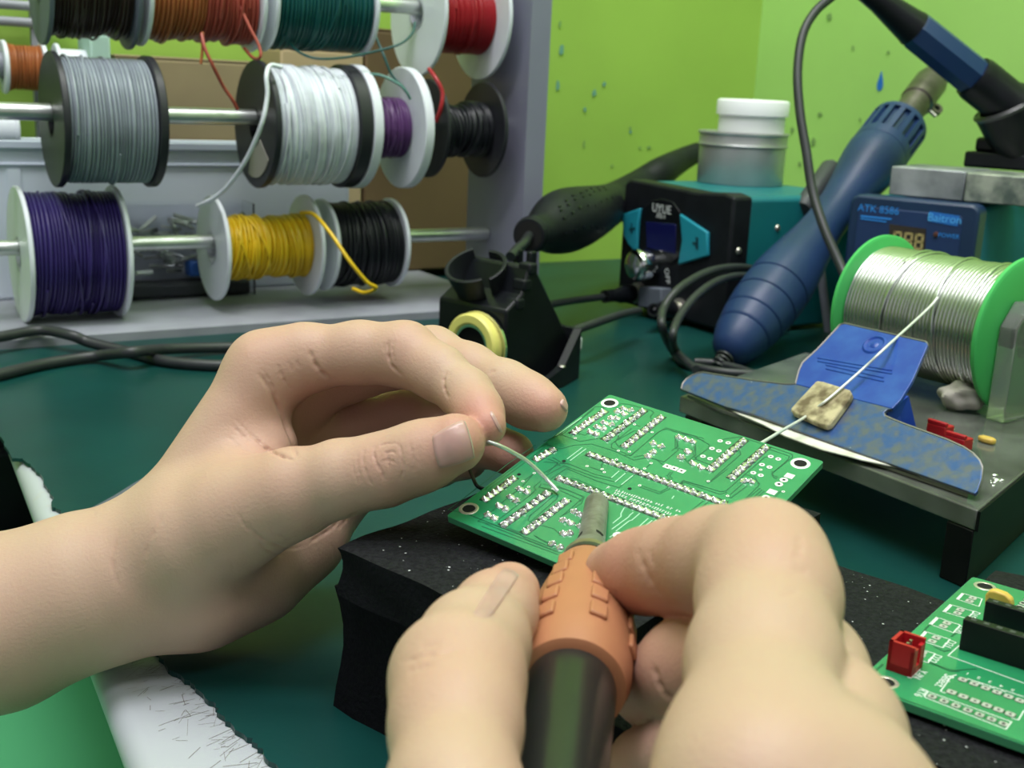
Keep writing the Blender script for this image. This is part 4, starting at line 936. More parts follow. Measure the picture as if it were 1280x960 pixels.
# bare pads
def pad(g, g2, x, y, ro, ri, sq=False):
    c = pb(x, y, .00009)
    if sq: g.prism([c+e1*a+e2*b for a, b in ((-ro,-ro*1.1),(ro,-ro*1.1),(ro,ro*1.1),(-ro,ro*1.1))], pn*.00005)
    else: g.lathe([(.00005,0),(.00005,ro),(0,ro)], c, pn, 20)
    if ri: g2.lathe([(.00007,0),(.00007,ri)], c, pn, 14)
pg_, hg_ = G(), G()
for q in zC([(385,200),(450,215),(320,260),(375,280),(248,323),(305,342),(790,325),(850,345),(720,390),(780,410),(650,455),(710,475)]): pad(pg_, hg_, *q, .00072, .00026)
for q in zA([(985,595),(1042,612),(1100,632)]): pad(pg_, hg_, *q, .00085, .00032, True)
for q in zC([(895,512),(855,546),(752,652),(712,690)]): pad(pg_, hg_, *q, .0010, .0004)
for q in zC([(940,480),(800,608)]): pad(pg_, hg_, *q, .0010, 0, True)
pad(pg_, hg_, 772.5, 669, .00125, .0004)
for q in zA([(595,470),(683,478),(345,593),(465,617),(482,642),(765,748),(857,570),(805,613),(725,260),(865,322),(250,370),(580,541)])+zB([(600,330),(690,265),(645,375),(840,390)])+zC([(290,522),(445,640),(890,605),(710,430)]): pad(pg_, hg_, *q, .00042, .00018)
for q in zA([(160,552),(685,773)])+zB([(568,275)]): pad(hg_, hg_, *q, .0005, .0002)
build('bare_pads', pg_, m_padw, board, smooth=0, merge=False); build('drill_holes', hg_, m_hole, board, smooth=0, merge=False)
# three lines of tiny white print (too small to read in the photograph)
tx = G()
for k, (a, b) in enumerate((((759,609),(852,640)),((768,616),(848,646)),((778,624),(845,650)))):
    A, B_ = pb(*a, .0001), pb(*b, .0001); dd = unit(B_-A); s = np.cross(pn, dd); L = np.linalg.norm(B_-A); x = 0
    while x < L:
        w = random.uniform(.00035,.0008)
        if random.random() < .84:
            hh = random.uniform(.00035,.0006); o = A+dd*x-s*hh
            for _ in range(2):
                yy = random.uniform(-.8,.8)*hh; o2 = A+dd*x+s*yy
                tx.add([o2, o2+dd*w*.8, o2+dd*w*.8+s*.00018, o2+s*.00018], [(0,1,2,3)])
            tx.add([o, o+dd*.00018, o+dd*.00018+s*2*hh, o+s*2*hh], [(0,1,2,3)])
        x += w+.00022
build('white_print', tx, m_white, board, smooth=0, merge=False)
# headers on the underside that the board stands on
for q, w, l in ((zC([(440,310)])[0],.020,.0045),(zA([(640,265)])[0],.020,.0045),(zB([(640,560)])[0],.020,.0040)):
    c = pb(*q, -PT-.0001); zb_ = c[2]-.0475
    h_ = max(.002, zb_/pn[2]*.86)
    build('pin_header', G().box(c-e1*w/2-e2*l/2, e1*w, e2*l, -pn*h_), m_black, board)
# ------------------------------------------------------------------ second board
b2 = thing('circuit_board', 'green circuit board with red connector and black sockets at lower right', 'circuit board', K(.03,L2/2,-.0027))
W2 = .080
build('laminate', G().prism(rect_r(K(0,0,0), e2f*W2, e2l*L2, .0008), -Z*PT), m_pcbe, b2, smooth=0)
build('solder_mask', G().prism(rect_r(K(.0001,.0001,0), e2f*(W2-.0002), e2l*(L2-.0002), .0008), Z*.00005), m_pcb, b2, smooth=0)
def p2(x, y, h=0.): return D(x, y, p2a[2]+h)
def uv2(x, y): q = p2(x, y)-p2a; return q@e2f, q@e2l
for x, y in ((1107,853),(1231,733)): mount_hole(b2, p2(x, y), Z, .0017, .0024, m_ring)
def z5(l): return [(1080+x*.15625, 700+y*.15625) for x, y in l]
def z6(l): return [(1080+x*.15625, 810+y*.15625) for x, y in l]
wl = G(); 
def wline(pts, w=.00022): strip(wl, pts, w, .00010, p2, Z)
boxes = [[(785,265),(945,310),(920,372),(740,312)],[(690,355),(880,412),(830,470),(632,412)],[(580,457),(770,520),(715,582),(524,512)],[(487,570),(688,635),(630,702),(430,635)],[(460,715),(570,750),(512,822),(440,795)]]
for q in boxes:
    q = z5(q); wline(q+[q[0]])
    a, b = np.array(q[0]), np.array(q[3]); c = (np.array(q[1])-a)*.07; wline([tuple(a+c), tuple(b+c)], .0004)
wline(z5([(760,685),(672,765),(1280,985)])); wline(z6([(740,215),(700,225),(612,345),(650,360)])); wline(z6([(830,245),(1280,390)])); wline(z6([(512,348),(1180,590),(1135,650),(490,395),(485,385),(512,348)])); wline(z6([(1280,500),(1235,575),(1180,560)]))
for q in ((900,280),(990,312),(1080,342)): wline(z6([(q[0]+20,q[1]),(q[0]+50,q[1]+10)]))
wline(z6([(450,165),(375,240),(350,232)]))
build('white_outlines', wl, m_white, b2, smooth=0, merge=False)
pg2, hg2, dg2 = G(), G(), G()
def pad2(x, y, ro, ri, dk=True):
    c = p2(x, y, .00010); pg2.prism([c+e2f*a+e2l*b for a, b in ((-ro,-ro*.85),(-ro*.6,-ro),(ro*.6,-ro),(ro,-ro*.85),(ro,ro*.85),(ro*.6,ro),(-ro*.6,ro),(-ro,ro*.85))], Z*.00005); hg2.lathe([(.00007,0),(.00007,ri)], c, Z, 12)
    if dk: dg2.lathe([(-.00003,0),(-.00003,ro*1.35)], c, Z, 18)
for i in range(7): pad2(*z6([(545+95*i, 388+36.3*i)])[0], .00074, .00036)
for i in range(6): pad2(*z6([(700+94*i, 352+35.5*i)])[0], .00082, .00030)
for i in range(6): pad2(*z6([(790+91.5*i, 253+33.5*i)])[0], .00078, .00030)
for q in ((870,305),(845,328),(770,400),(748,425),(663,505),(635,530),(578,622),(545,650),(468,740),(455,765)): pad2(*z5([q])[0], .0008, .00028, False)
for i in range(2):
    for j in range(3): pad2(*z5([(1250+34*j-12*i, 372-28*j+5*i)])[0], .0007, .0002)
build('dark_ring_pattern', dg2, m_dkgreen, b2, smooth=0, merge=False)
build('tinned_pads', pg2, mat('grey_tinned_pad', (.46,.47,.44), .45, metal=.2), b2, smooth=0, merge=False); build('drill_holes', hg2, m_hole, b2, smooth=0, merge=False)
tr2 = G()
for l in (z5([(450,800),(700,880),(760,880),(900,870)]), z5([(520,815),(690,890),(760,890)]), z5([(520,520),(470,580)]), z5([(560,690),(640,730),(690,720)]), z5([(770,560),(700,610)]), z6([(150,350),(1280,760)]), z6([(70,200),(150,130)])): strip(tr2, l, .0004, .00009, p2, Z)
build('trace_lines', tr2, m_pcbd, b2, smooth=0, merge=False)
# lettering reads from the far side of the table
text('lettering', 'Select', p2(*z6([(640,265)])[0]), -e2l, e2f, .0026, m_white, b2, .0001)
text('lettering', 'RT6', p2(*z6([(452,360)])[0]), -e2l, e2f, .0022, m_white, b2, .0001)
text('lettering', 'Y-IN', p2(*z6([(445,215)])[0]), -e2l, e2f, .0022, m_white, b2, .0001)
text('lettering', 'D22', p2(*z5([(565,790)])[0]), -e2l, e2f, .0024, m_white, b2, .0001)
text('lettering', 'D21', p2(*z5([(680,675)])[0]), -e2l, e2f, .0024, m_white, b2, .0001)
text('lettering', 'D20', p2(*z5([(765,560)])[0]), -e2l, e2f, .0024, m_white, b2, .0001)
text('lettering', 'D19', p2(*z5([(878,440)])[0]), -e2l, e2f, .0024, m_white, b2, .0001)
for i, ch in enumerate('12345'): text('number_print', ch, p2(*z6([(828+90*i, 208+33*i)])[0]), -e2f, -e2l, .0014, m_white, b2, .0001)
# red connector
u0, v0 = uv2(*z5([(352,935)])[0]); u1, v1 = uv2(*z5([(170,880)])[0])
cu, cv = u1+.0002, v0
cw, cd, chh = max(u0-u1, .0050), .0062, .0062
rcn = build('connector', G(), m_red, b2) if False else None
t = .0007; u0 = u1; v0b = min(v0, v1)-.0002
g = G()
o = K(u0, v0b+.0004, .0001)
g.box(o, e2f*cw, e2l*t, Z*chh).box(o, e2f*t, e2l*cd, Z*chh).box(o+e2l*(cd-t), e2f*cw, e2l*t, Z*chh).box(o, e2f*cw, e2l*cd, Z*.0016)
g.box(o+e2f*(cw-t), e2f*t, e2l*cd*.36, Z*chh*.86).box(o+e2f*(cw-t)+e2l*cd*.62, e2f*t, e2l*cd*.38, Z*chh*.86)
rcn = build('red_connector', g, m_red, b2)
for k in (.36,.62): build('contact_pin', G().box(o+e2f*cw*.5+e2l*cd*k, e2f*.0005, e2l*.0005, Z*chh*.92), m_screw, rcn)
# black sockets
for (x, y), L in (((1198,812),.055),((1226,788),.055)):
    u, v = uv2(x, y); o = K(u, v, .0001)
    hh = .0067; k_ = build('socket', G().box(o, e2f*(W2-u-.004), e2l*.0024, Z*hh), m_black, b2, bevel=.0002)
    sg_ = G()
    for i in range(int((W2-u-.006)/.00254)): sg_.box(o+e2f*(.0012+.00254*i)+e2l*.0007+Z*(hh-.00002), e2f*.0011, e2l*.0010, Z*.00006)
    build('socket_slots', sg_, mat('socket_slot_grey', (.05,.055,.055), .5), k_, smooth=0)
# yellow capacitor
u, v = uv2(1246, 769); c = K(u, v, 0)
g = G()
prof_ = []
for (a, z_) in ((-.0026,.0016),(-.0028,.0042),(-.0022,.0054),(-.0010,.0058),(.0012,.0056),(.0026,.0048),(.0030,.0036),(.0029,.0014),(.0022,.0010),(-.0020,.0010)): prof_.append(c+e2f*a+Z*z_-e2l*.0011)
yc = build('yellow_capacitor', g.prism(prof_, e2l*.0022), m_ycap, b2, bevel=.0007, seg=3)
for k in (-1,1): build('lead_wire', G().cyl(c+e2f*.0014*k, c+e2f*.0014*k+Z*.0014, .00025, seg=8), m_screw, yc)
# ------------------------------------------------------------------ hands: one continuous skin surface each, grown from tapered joints
def smin(a, b, k):
    h = np.maximum(k-np.abs(a-b), 0)/k; return np.minimum(a, b)-h*h*k*.25
def seg_d(P, a, b, ra, rb):
    ab = b-a; t = np.clip(((P-a)@ab)/(ab@ab), 0, 1); return np.linalg.norm(P-a-t[...,None]*ab, axis=-1)-(ra+(rb-ra)*t)
class Hand:
    """groups: list of (k, [chains]); a chain is a list of joints (point, radius)"""
    def __init__(s, palm, fingers, kp=.012, kf=.0035, kj=.006): s.palm, s.fingers, s.kp, s.kf, s.kj = palm, fingers, kp, kf, kj
    def chain(s, P, chains, k):
        out = None
        for ch in chains:
            for (a, ra), (b, rb) in zip(ch[:-1], ch[1:]):
                d = seg_d(P, a, b, ra, rb); out = d if out is None else smin(out, d, k)
        return out
    def field(s, P):
        F = None
        for f in s.fingers:
            d = s.chain(P, f, s.kf); F = d if F is None else smin(F, d, .0008)
        return smin(s.chain(P, s.palm, s.kp), F, s.kj)
    def grad(s, P, e=.0002): return np.stack([s.field(P+np.eye(3)[i]*e)-s.field(P-np.eye(3)[i]*e) for i in range(3)], -1)
    def hit(s, x, y, z0=.10):
        d = ray(x, y); L = np.linalg.norm(d); t = z0
        for _ in range(90):
            v = s.field((CC+d*t)[None])[0]
            if v < 1e-5: return CC+d*t
            t += v/L*.9
            if t > .6: return None
        return CC+d*t
    def surface(s, h):
        J = [j for ch in s.palm for j in ch]+[j for f in s.fingers for ch in f for j in ch]
        lo = np.min([p-r for p, r in J], 0)-.006; hi = np.max([p+r for p, r in J], 0)+.006
        n = np.ceil((hi-lo)/h).astype(int)+1; f = np.full(n, .05, np.float32)
        # fill block by block, skipping blocks far from every joint
        ax = [lo[i]+h*np.arange(n[i]) for i in range(3)]; bs = 24
        for i in range(0, n[0], bs):
            for j in range(0, n[1], bs):
                for k in range(0, n[2], bs):
                    sl = (slice(i,min(i+bs,n[0])), slice(j,min(j+bs,n[1])), slice(k,min(k+bs,n[2])))
                    c = lo+h*V(i+bs/2, j+bs/2, k+bs/2)
                    if abs(s.field(c[None])[0]) > h*bs*.9+.014: 
                        if s.field(c[None])[0] < 0: f[sl] = -.05
                        continue
                    X = np.stack(np.meshgrid(ax[0][sl[0]], ax[1][sl[1]], ax[2][sl[2]], indexing='ij'), -1)
                    f[sl] = s.field(X)
        return nets(f, lo, h)
def nets(f, lo, h):
    s = f < 0; c = np.zeros(np.array(f.shape)-1, np.int8)
    cor = [(a,b,d) for a in (0,1) for b in (0,1) for d in (0,1)]
    def sh(A, o): return A[o[0]:A.shape[0]-1+o[0], o[1]:A.shape[1]-1+o[1], o[2]:A.shape[2]-1+o[2]]
    for o in cor: c += sh(s, o)
    I = np.argwhere((c > 0) & (c < 8)); idx = np.full(c.shape, -1, np.int64); idx[tuple(I.T)] = np.arange(len(I))
    pos = np.zeros((len(I),3)); cnt = np.zeros(len(I))
    for a in cor:
        for b in cor:
            if sum(b)-sum(a) == 1 and all(b[i] >= a[i] for i in range(3)):
                va = f[tuple((I+a).T)]; vb = f[tuple((I+b).T)]; cr = (va < 0) != (vb < 0); t = np.where(cr, va/np.where(cr, va-vb, 1), 0)
                pos += cr[:,None]*(np.array(a)+t[:,None]*(np.array(b)-np.array(a))); cnt += cr
    v = lo+h*(I+pos/cnt[:,None]); F = []
    for ax in range(3):
        u, w = [i for i in range(3) if i != ax]
        A = np.take(s, range(s.shape[ax]-1), ax); Bn = np.take(s, range(1, s.shape[ax]), ax)
        E_ = np.argwhere(A != Bn); E_ = E_[(E_[:,u] > 0) & (E_[:,w] > 0) & (E_[:,u] < c.shape[u]) & (E_[:,w] < c.shape[w])]
        q = []
        for du, dw in ((1,1),(0,1),(0,0),(1,0)):
            e = E_.copy(); e[:,u] -= du; e[:,w] -= dw; q.append(idx[tuple(e.T)])
        q = np.stack(q, 1); fl_ = A[tuple(E_.T)]; fl_ = fl_ if ax != 1 else ~fl_
        q[~fl_] = q[~fl_][:, ::-1]; F.append(q)
    return v, np.concatenate(F)
def hand_mesh(name, hd, h, m, parent, creases, flush_shade, relax=2):
    v, f = hd.surface(h)
    d = hd.field(v); g = hd.grad(v); g /= np.linalg.norm(g, axis=1)[:,None]+1e-9; v = v-g*np.clip(d,-h,h)[:,None]*.9
    me0 = bpy.data.meshes.new('t'); me0.from_pydata(v.tolist(), [], f.tolist())
    bm = bmesh.new(); bm.from_mesh(me0); bmesh.ops.recalc_face_normals(bm, faces=bm.faces); bm.to_mesh(me0); bm.free()
    o0 = bpy.data.objects.new('t', me0); COL.objects.link(o0); sm_ = o0.modifiers.new('s', 'SUBSURF'); sm_.levels = 1; sm_.subdivision_type = 'CATMULL_CLARK'
    me1 = bpy.data.meshes.new_from_object(o0.evaluated_get(bpy.context.evaluated_depsgraph_get()))
    n_ = len(me1.vertices); v = np.empty(n_*3); me1.vertices.foreach_get('co', v); v = v.reshape(-1,3)
    nrm = np.empty(n_*3, np.float32); me1.vertex_normals.foreach_get('vector', nrm); nrm = nrm.reshape(-1,3).astype(float)
    f = np.empty(len(me1.polygons)*4, np.int32); me1.polygons.foreach_get('vertices', f); f = f.reshape(-1,4)
    bpy.data.objects.remove(o0); bpy.data.meshes.remove(me0); bpy.data.meshes.remove(me1)
    d_ = v-CC; z = d_@CF; px = 640+FPX*(d_@CR)/z; py = 480-FPX*(d_@CU)/z
    facing = -(nrm*(d_/np.linalg.norm(d_,axis=1)[:,None])).sum(1)
    disp = np.zeros(len(v)); red = np.zeros(len(v))
    for pts, dep, wid in creases:                        # folds of the skin, pressed into the surface itself
        pts = np.array(pts, float); hz = []
        if len(pts) > 2: pts = np.array(spline(list(pts), 3))
        for q in pts: 
            hh = hd.hit(*q); hz.append(proj(hh)[2] if hh is not None else np.nan)
        best = np.full(len(v), 1e9); arc = np.zeros(len(v)); tot = np.sum(np.hypot(*np.diff(pts, axis=0).T)); run = 0
        zr = np.nanmean(hz) if not np.all(np.isnan(hz)) else .3
        for a, b in zip(pts[:-1], pts[1:]):
            ab = b-a; t = np.clip(((px-a[0])*ab[0]+(py-a[1])*ab[1])/(ab@ab), 0, 1)
            dd_ = np.hypot(px-a[0]-t*ab[0], py-a[1]-t*ab[1]); near = dd_ < best; ln = np.hypot(*ab)
            best = np.where(near, dd_, best); arc = np.where(near, (run+t*ln)/tot, arc); run += ln
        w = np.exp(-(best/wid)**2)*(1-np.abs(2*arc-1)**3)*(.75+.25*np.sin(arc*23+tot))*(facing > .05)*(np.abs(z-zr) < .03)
        disp -= dep*w; red = np.maximum(red, w*min(.45, dep*700))  # folds are naturally pinker; the tint also paints crease shade into the colour
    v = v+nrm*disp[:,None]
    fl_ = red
    for c, r, a in flush_shade: fl_ = np.maximum(fl_, a*np.exp(-(np.linalg.norm(v-c, axis=1)/r)**2))
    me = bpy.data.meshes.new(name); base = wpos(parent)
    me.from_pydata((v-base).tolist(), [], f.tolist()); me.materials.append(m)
    at = me.attributes.new('flush_shade', 'FLOAT', 'POINT'); at.data.foreach_set('value', fl_.astype(np.float32))
    bm = bmesh.new(); bm.from_mesh(me); bmesh.ops.recalc_face_normals(bm, faces=bm.faces); bm.to_mesh(me); bm.free()
    me.polygons.foreach_set('use_smooth', [True]*len(me.polygons))
    o = bpy.data.objects.new(name, me); COL.objects.link(o); o.parent = parent; o['wpos'] = list(map(float, base)); return o
def nail(hd, quad, parent, lift=.0005, n=12, rnd=.22, free=None):
    """fingernail: a curved plate on the fingertip. quad: four corners in photo columns/rows (cuticle a, cuticle b, tip b, tip a)"""
    a, b, c, d = [np.array(q, float) for q in quad]; g = G(); ok = {}
    top = []
    for i in range(n+1):
        for j in range(n+1):
            u, w = 2*i/n-1, 2*j/n-1
            uu, ww = u*math.sqrt(1-rnd*w*w), w*math.sqrt(1-rnd*u*u)      # round the corners off
            s_, t_ = (uu+1)/2, (ww+1)/2
            q = (a*(1-s_)+b*s_)*(1-t_)+(d*(1-s_)+c*s_)*t_
            p = hd.hit(*q)
            if p is None: p = hd.hit(*(q*.9+(a+b+c+d)/4*.1))
            if p is None: return None
            nn = unit(hd.grad(p[None])[0]); edge = max(abs(u), abs(w))
            top.append(p+nn*lift*(1 if edge < .99 else -.3))
    f = [(i*(n+1)+j, (i+1)*(n+1)+j, (i+1)*(n+1)+j+1, i*(n+1)+j+1) for i in range(n) for j in range(n)]
    o = build('fingernail', G().add(top, f), m_nail, parent, smooth=80)
    if free:                                              # pale free edge
        k = max(1, round(n*free)); f2 = [(i*(n+1)+j, (i+1)*(n+1)+j, (i+1)*(n+1)+j+1, i*(n+1)+j+1) for i in range(n) for j in range(n-k, n)]
        g2 = G().add([p+(-CF)*.00012 for p in top], f2); build('nail_edge', g2, m_naile, o, smooth=80)
    return o
def J(x, y, z, r): return (W(x, y, z), r*.001)
mm = lambda p, r: (p, r*.001)
def zz(l): return [(240+x*.375, 380+y*.375) for x, y in l]
# ---- left hand
LH = Hand(
  palm=[[J(-330,880,.315,26.5), J(-150,816,.309,23.5), J(0,778,.3045,21.3), J(110,737,.3065,19.0), J(150,724,.307,17.5)],
        [J(160,715,.308,13.5), J(205,672,.310,12.2), J(333,464,.3185,10.2)],
        [J(165,720,.310,13), J(210,690,.317,13), J(352,502,.336,10.8)],
        [J(165,725,.312,12), J(220,705,.321,13), J(378,560,.346,10.8)],
        [J(170,730,.312,11), J(240,722,.318,13), J(400,622,.350,10.4)],
        [J(170,738,.308,15.0), J(250,733,.311,14.4), J(318,708,.322,13.6), J(375,668,.333,11.6), J(402,640,.345,10)],
        [J(180,705,.305,12.5), J(238,672,.300,12.6), J(300,642,.297,11.2), J(365,617,.291,9.4)],
        [J(245,645,.307,10), J(305,598,.310,8), J(342,560,.315,6)]],
  fingers=[[[J(300,640,.297,11.5), J(365,617,.291,9.9), J(425,598,.287,8.9), J(480,587,.2845,8.4), J(525,571,.282,8.0), J(569,554,.2795,7.25)]],
           [[J(333,464,.3185,10.4), J(380,448,.3175,8.9), J(450,441,.314,7.9), J(506,443,.3105,8.15), J(548,466,.304,6.7), J(584,494,.297,6.1), J(598,515,.2905,5.55), J(608,533,.2845,4.9)]],
           [[J(352,502,.336,10.4), J(440,462,.338,8.4), J(540,445,.335,7.9), J(586,463,.327,7.0), J(632,486,.318,7.1), J(660,501,.3125,6.8), J(681,511,.308,6.2)]],
           [[J(378,560,.346,10.4), J(450,528,.350,8), J(515,512,.350,7.7), J(560,530,.341,6.9), J(598,552,.331,6.8), J(640,567,.318,6.1)]],
           [[J(400,622,.350,10), J(490,590,.356,7.2), J(545,580,.346,6.3), J(585,575,.333,5.6)]]],
  kp=.009, kf=.0045, kj=.006)
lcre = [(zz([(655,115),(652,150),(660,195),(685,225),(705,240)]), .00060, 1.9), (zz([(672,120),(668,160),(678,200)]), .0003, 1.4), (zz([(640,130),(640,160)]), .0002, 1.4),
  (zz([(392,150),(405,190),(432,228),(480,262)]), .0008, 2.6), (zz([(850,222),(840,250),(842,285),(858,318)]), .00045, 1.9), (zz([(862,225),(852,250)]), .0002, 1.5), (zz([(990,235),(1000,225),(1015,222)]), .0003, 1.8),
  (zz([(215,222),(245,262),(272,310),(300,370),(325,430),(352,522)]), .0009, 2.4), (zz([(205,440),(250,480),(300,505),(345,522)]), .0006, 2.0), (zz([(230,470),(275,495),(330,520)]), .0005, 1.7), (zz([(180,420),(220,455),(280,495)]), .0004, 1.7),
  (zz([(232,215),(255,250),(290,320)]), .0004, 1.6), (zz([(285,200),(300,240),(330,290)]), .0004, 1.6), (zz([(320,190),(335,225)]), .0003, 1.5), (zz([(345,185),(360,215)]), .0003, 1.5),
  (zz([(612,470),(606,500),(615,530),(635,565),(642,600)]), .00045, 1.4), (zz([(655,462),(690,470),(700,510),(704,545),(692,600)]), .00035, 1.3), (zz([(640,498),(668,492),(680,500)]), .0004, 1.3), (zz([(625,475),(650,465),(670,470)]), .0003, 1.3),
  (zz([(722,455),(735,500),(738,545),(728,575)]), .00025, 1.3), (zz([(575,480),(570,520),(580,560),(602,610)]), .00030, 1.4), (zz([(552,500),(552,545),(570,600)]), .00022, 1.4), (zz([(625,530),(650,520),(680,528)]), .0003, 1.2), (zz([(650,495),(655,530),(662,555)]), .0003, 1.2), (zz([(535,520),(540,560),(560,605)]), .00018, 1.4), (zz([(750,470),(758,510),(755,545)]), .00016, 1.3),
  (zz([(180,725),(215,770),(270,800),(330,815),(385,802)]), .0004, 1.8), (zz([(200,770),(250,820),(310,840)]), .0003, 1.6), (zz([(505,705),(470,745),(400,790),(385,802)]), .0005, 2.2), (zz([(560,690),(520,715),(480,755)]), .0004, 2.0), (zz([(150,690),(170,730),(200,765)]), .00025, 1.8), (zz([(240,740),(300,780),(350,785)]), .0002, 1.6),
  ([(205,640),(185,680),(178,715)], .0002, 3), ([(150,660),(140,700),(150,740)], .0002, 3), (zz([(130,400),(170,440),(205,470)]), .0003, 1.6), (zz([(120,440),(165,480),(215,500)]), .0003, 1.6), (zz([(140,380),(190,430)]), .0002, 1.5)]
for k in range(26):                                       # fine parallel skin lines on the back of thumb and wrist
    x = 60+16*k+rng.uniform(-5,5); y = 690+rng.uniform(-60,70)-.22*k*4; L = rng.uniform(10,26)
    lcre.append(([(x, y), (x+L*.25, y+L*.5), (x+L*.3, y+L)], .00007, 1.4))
lh = thing('hand', 'left hand and bare forearm pinching the thin solder wire above the green board', 'hand', W(200,800,.325)*V(1,1,0))
tipf = [(W(588,545,.275), .014, .8), (W(606,525,.282), .011, 1.), (W(690,520,.30), .013, .8), (W(640,568,.315), .012, .8), (W(330,430,.31), .012, .35), (W(372,575,.30), .016, .55), (W(480,580,.277), .009, .3), (W(508,430,.304), .011, .3), (W(420,520,.335), .03, .7)]
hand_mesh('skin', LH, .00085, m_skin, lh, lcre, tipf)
nail(LH, [(537,544), (547,589), (597,574), (582,520)], lh, .0006, 14, .16, .10)
nail(LH, [(615,512), (611,516), (624,541), (630,541)], lh, .0002, 8, .22)
nail(LH, [(702,497), (699,506), (709,517), (709,506)], lh, .0005, 8, .25)
# ---- soldering iron
iA, iB = W(743, 626, .2795), W(688, 1040, .165); ixx = unit(iB-iA)
# keep the tip resting on the board
tip = pb(747, 622, .0006); ixx = unit(iB-tip); iA = tip
iron = thing('soldering_iron', 'soldering iron with orange grip held in the lower hand, tip on the board', 'soldering iron', tip)
build('tip', G().lathe([(0,0),(.0003,.0006),(.004,.0019),(.004,0)], iA, ixx, 20), m_tip, iron)
build('sleeve', G().lathe([(.0015,0),(.0015,.0015),(.0022,.0024),(.0040,.0029),(.0280,.0031),(.0315,.0043),(.0365,.0052),(.0365,0)], iA, ixx, 40), m_tip, iron, smooth=40)
u_, v_, _ = frame(ixx)
for an in (55, 150, 245, 330):
    a = math.radians(an); dd = math.cos(a)*u_+math.sin(a)*v_
    build('vent_hole', G().ball(iA+ixx*.0262+dd*.00305, .0012, [list(ixx*.0008), list(np.cross(ixx, dd)*.0011), list(dd*.00012)], 14), m_hole, iron)
build('nut', G().lathe([(.0362,.0),(.0362,.0050),(.0370,.0059),(.0392,.0061),(.0392,0)], iA, ixx, 36), m_brass, iron, smooth=40)
build('collar', G().lathe([(.0390,0),(.0390,.0061),(.0412,.0064),(.0412,0)], iA, ixx, 36), mat('dark_collar', (.05,.05,.045), .4, metal=.5), iron)
gp = [(.0410,0),(.0410,.0060),(.0420,.0066),(.0450,.0071),(.050,.0079),(.057,.0090),(.066,.0101),(.076,.0107),(.083,.0105),(.0865,.0096),(.087,.0084),(.087,0)]
build('grip', G().lathe(gp, iA, ixx, 64), m_grip, iron, smooth=50)
g = G(); cam_side = unit(-CF-ixx*np.dot(-CF, ixx)); sw_ = np.cross(ixx, cam_side)
for row_, offs in ((0, 0), (9, .3), (-9, .3)):
    for k in range(5):
        t_ = .0495+.0068*k+(.0034 if row_ in (-4.2, 4.2) else 0); rr_ = np.interp(t_, [q[0] for q in gp[1:-1]], [q[1] for q in gp[1:-1]])
        an = row_/10.; dd = unit(cam_side*math.cos(an)+sw_*math.sin(an)); s_ = np.cross(ixx, dd)
        g.box(iA+ixx*(t_-.0022)+dd*(rr_-.0003)-s_*.0017, ixx*.0044, s_*.0034, dd*.0010)
build('grip_pads', g, m_grip, iron, bevel=.0004)
build('barrel', G().lathe([(.0865,0),(.0865,.0078),(.088,.0080),(.110,.0077),(.140,.0072),(.152,.0062),(.155,0)], iA, ixx, 48), m_barrel, iron, smooth=40)
cb0 = iA+ixx*.150
build('cord', G().tube(spline([cb0, cb0+ixx*.02, cb0+ixx*.035-Z*.012, cb0+ixx*.05-Z*.04], 8), .0026, 10), m_cable, iron, smooth=60)
# ---- solder wire in the left hand
wire_pts = [W(560,536,.2865), W(590,543,.2832), W(606,550,.2815), W(624,557,.2815), W(640,565,.2835), W(657,575,.2860), W(672,588,.2875), W(684,600,.2880)]
end = pb(697, 614, .0009); wire_pts.append(end)
tag(build('solder_wire', G().tube(spline(wire_pts, 10), [.00052]*(10*(len(wire_pts)-1)+1), 10), m_sold, smooth=60), 'bent thin solder wire between thumb and index finger touching the board', 'solder wire')
tag(build('thin_wire', G().tube(spline([W(586,584,.300), W(590,594,.296), W(596,607,.291), pb(606,612,-PT-.0008)], 8), .0005, 8), m_black, smooth=60), 'thin black wire dangling beside the left corner of the soldered board', 'wire')
# ---- right hand
def C3(x, y, z, r): return (cam3(x, y, z), r*.001)
wr_ = C3(.058,.104,.085,18)
RH = Hand(
  palm=[[C3(.105,.126,-.06,22), C3(.080,.116,.02,20), wr_, C3(.050,.098,.100,17)],
        [C3(.050,.098,.100,16), J(955,1010,.133,11.2), J(952,950,.143,10.9)],
        [wr_, C3(.060,.092,.104,14), J(1050,1030,.136,11)],
        [wr_, C3(.064,.098,.104,13), J(1100,1140,.137,10.5)],
        [wr_, C3(.068,.104,.102,12), J(1150,1260,.135,10)],
        [wr_, C3(.034,.094,.104,14), C3(.016,.082,.116,12), J(600,1130,.136,9.4)],
        [C3(.030,.085,.112,10), C3(.028,.076,.118,8)]],
  fingers=[[[J(600,1130,.136,9.4), J(568,1000,.1515,8.3), J(570,905,.166,8.7), J(572,850,.1765,9.5), J(592,808,.190,8.4), J(618,768,.205,6.7), J(637,741,.2145,5.7)]],
           [[J(952,955,.142,10.9), J(955,830,.163,10.1), J(960,745,.179,10.2), J(955,704,.188,9.5), J(900,704,.200,8.9), J(846,709,.212,8.05), J(805,714,.221,7.2), J(771,716,.2285,6.4)]],
           [[J(1050,1030,.136,11), J(1030,920,.161,10.2), J(1000,842,.182,9.6), J(930,834,.196,9.0), J(864,838,.207,8.6), J(812,858,.221,7.8)]],
           [[J(1100,1140,.137,10.5), J(1060,1050,.157,9.8), J(1010,962,.178,9), J(930,948,.193,8.6), J(870,947,.205,8.2), J(808,957,.215,7.2)]],
           [[J(1150,1260,.135,10), J(1040,1085,.165,8), J(900,1052,.190,7.4), J(815,1060,.212,6.5)]]],
  kp=.009, kf=.005, kj=.006)
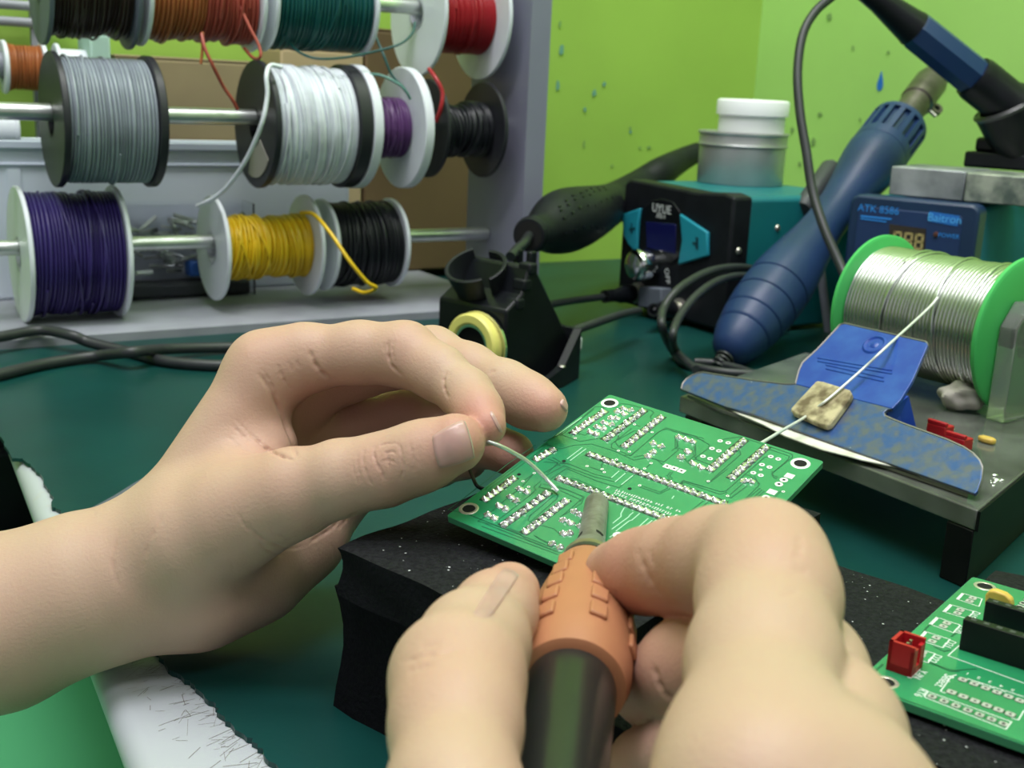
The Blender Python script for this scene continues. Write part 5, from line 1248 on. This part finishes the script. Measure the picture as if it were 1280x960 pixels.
def z8(l): return [(700+x*.375, 600+y*.375) for x, y in l]
def z7(l): return [(460+x*.375, 600+y*.375) for x, y in l]
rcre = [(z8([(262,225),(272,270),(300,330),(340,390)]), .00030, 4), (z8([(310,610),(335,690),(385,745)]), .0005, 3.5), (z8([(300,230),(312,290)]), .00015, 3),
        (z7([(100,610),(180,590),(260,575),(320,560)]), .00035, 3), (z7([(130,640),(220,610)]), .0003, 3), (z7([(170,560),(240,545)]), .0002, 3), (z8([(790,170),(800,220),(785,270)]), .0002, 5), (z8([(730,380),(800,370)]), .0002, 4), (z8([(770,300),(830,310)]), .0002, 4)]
rh = thing('hand', 'right hand gripping the orange grip of the soldering iron in the foreground', 'hand', W(900,900,.19)*V(1,1,0))
rfl = [(W(770,725,.22), .016, 1.), (W(640,740,.21), .012, .7), (W(812,850,.22), .016, .9), (W(806,950,.22), .02, 1.), (W(870,840,.20), .018, .6), (W(565,840,.168), .012, .3), (W(975,670,.18), .012, .3), (W(860,720,.205), .02, .5)]
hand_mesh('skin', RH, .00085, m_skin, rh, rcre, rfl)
nail(RH, [(588,770), (612,776), (653,716), (630,706)], rh, .0003, 12, .2, .12)
# ------------------------------------------------------------------ light
wd = bpy.data.worlds.new('world'); SC.world = wd; wd.use_nodes = True
wd.node_tree.nodes['Background'].inputs['Color'].default_value = (.93,.93,1.,1); wd.node_tree.nodes['Background'].inputs['Strength'].default_value = .40
def area(name, loc, target, sx, sy, power, col=(1,1,1)):
    l = bpy.data.lights.new(name, 'AREA'); l.shape = 'RECTANGLE'; l.size = sx; l.size_y = sy; l.energy = power; l.color = col
    o = bpy.data.objects.new(name, l); COL.objects.link(o); o.location = tuple(loc)
    o.rotation_euler = (Vector(tuple(target))-Vector(tuple(loc))).to_track_quat('-Z', 'Y').to_euler(); return o
area('overhead_light', S(.35,.40,1.68), S(.35,.41,0), 1.2, .35, 22, (.98,.94,1.))
area('overhead_light', S(-.30,.15,1.68), S(-.15,.35,0), 1.2, .3, 17, (.97,.935,1.))
area('overhead_light', S(.15,-.75,1.66), S(.2,.5,.05), 1.4, .35, 10, (.97,.935,1.))  # unseen fill added behind the camera to brighten faces turned towards it
SC.view_settings.view_transform = 'Standard'; SC.view_settings.look = 'None'; SC.view_settings.exposure = 0.; SC.view_settings.gamma = 1; SC.view_settings.use_curve_mapping = False
SC.cycles.max_bounces = 8; SC.cycles.use_denoising = True
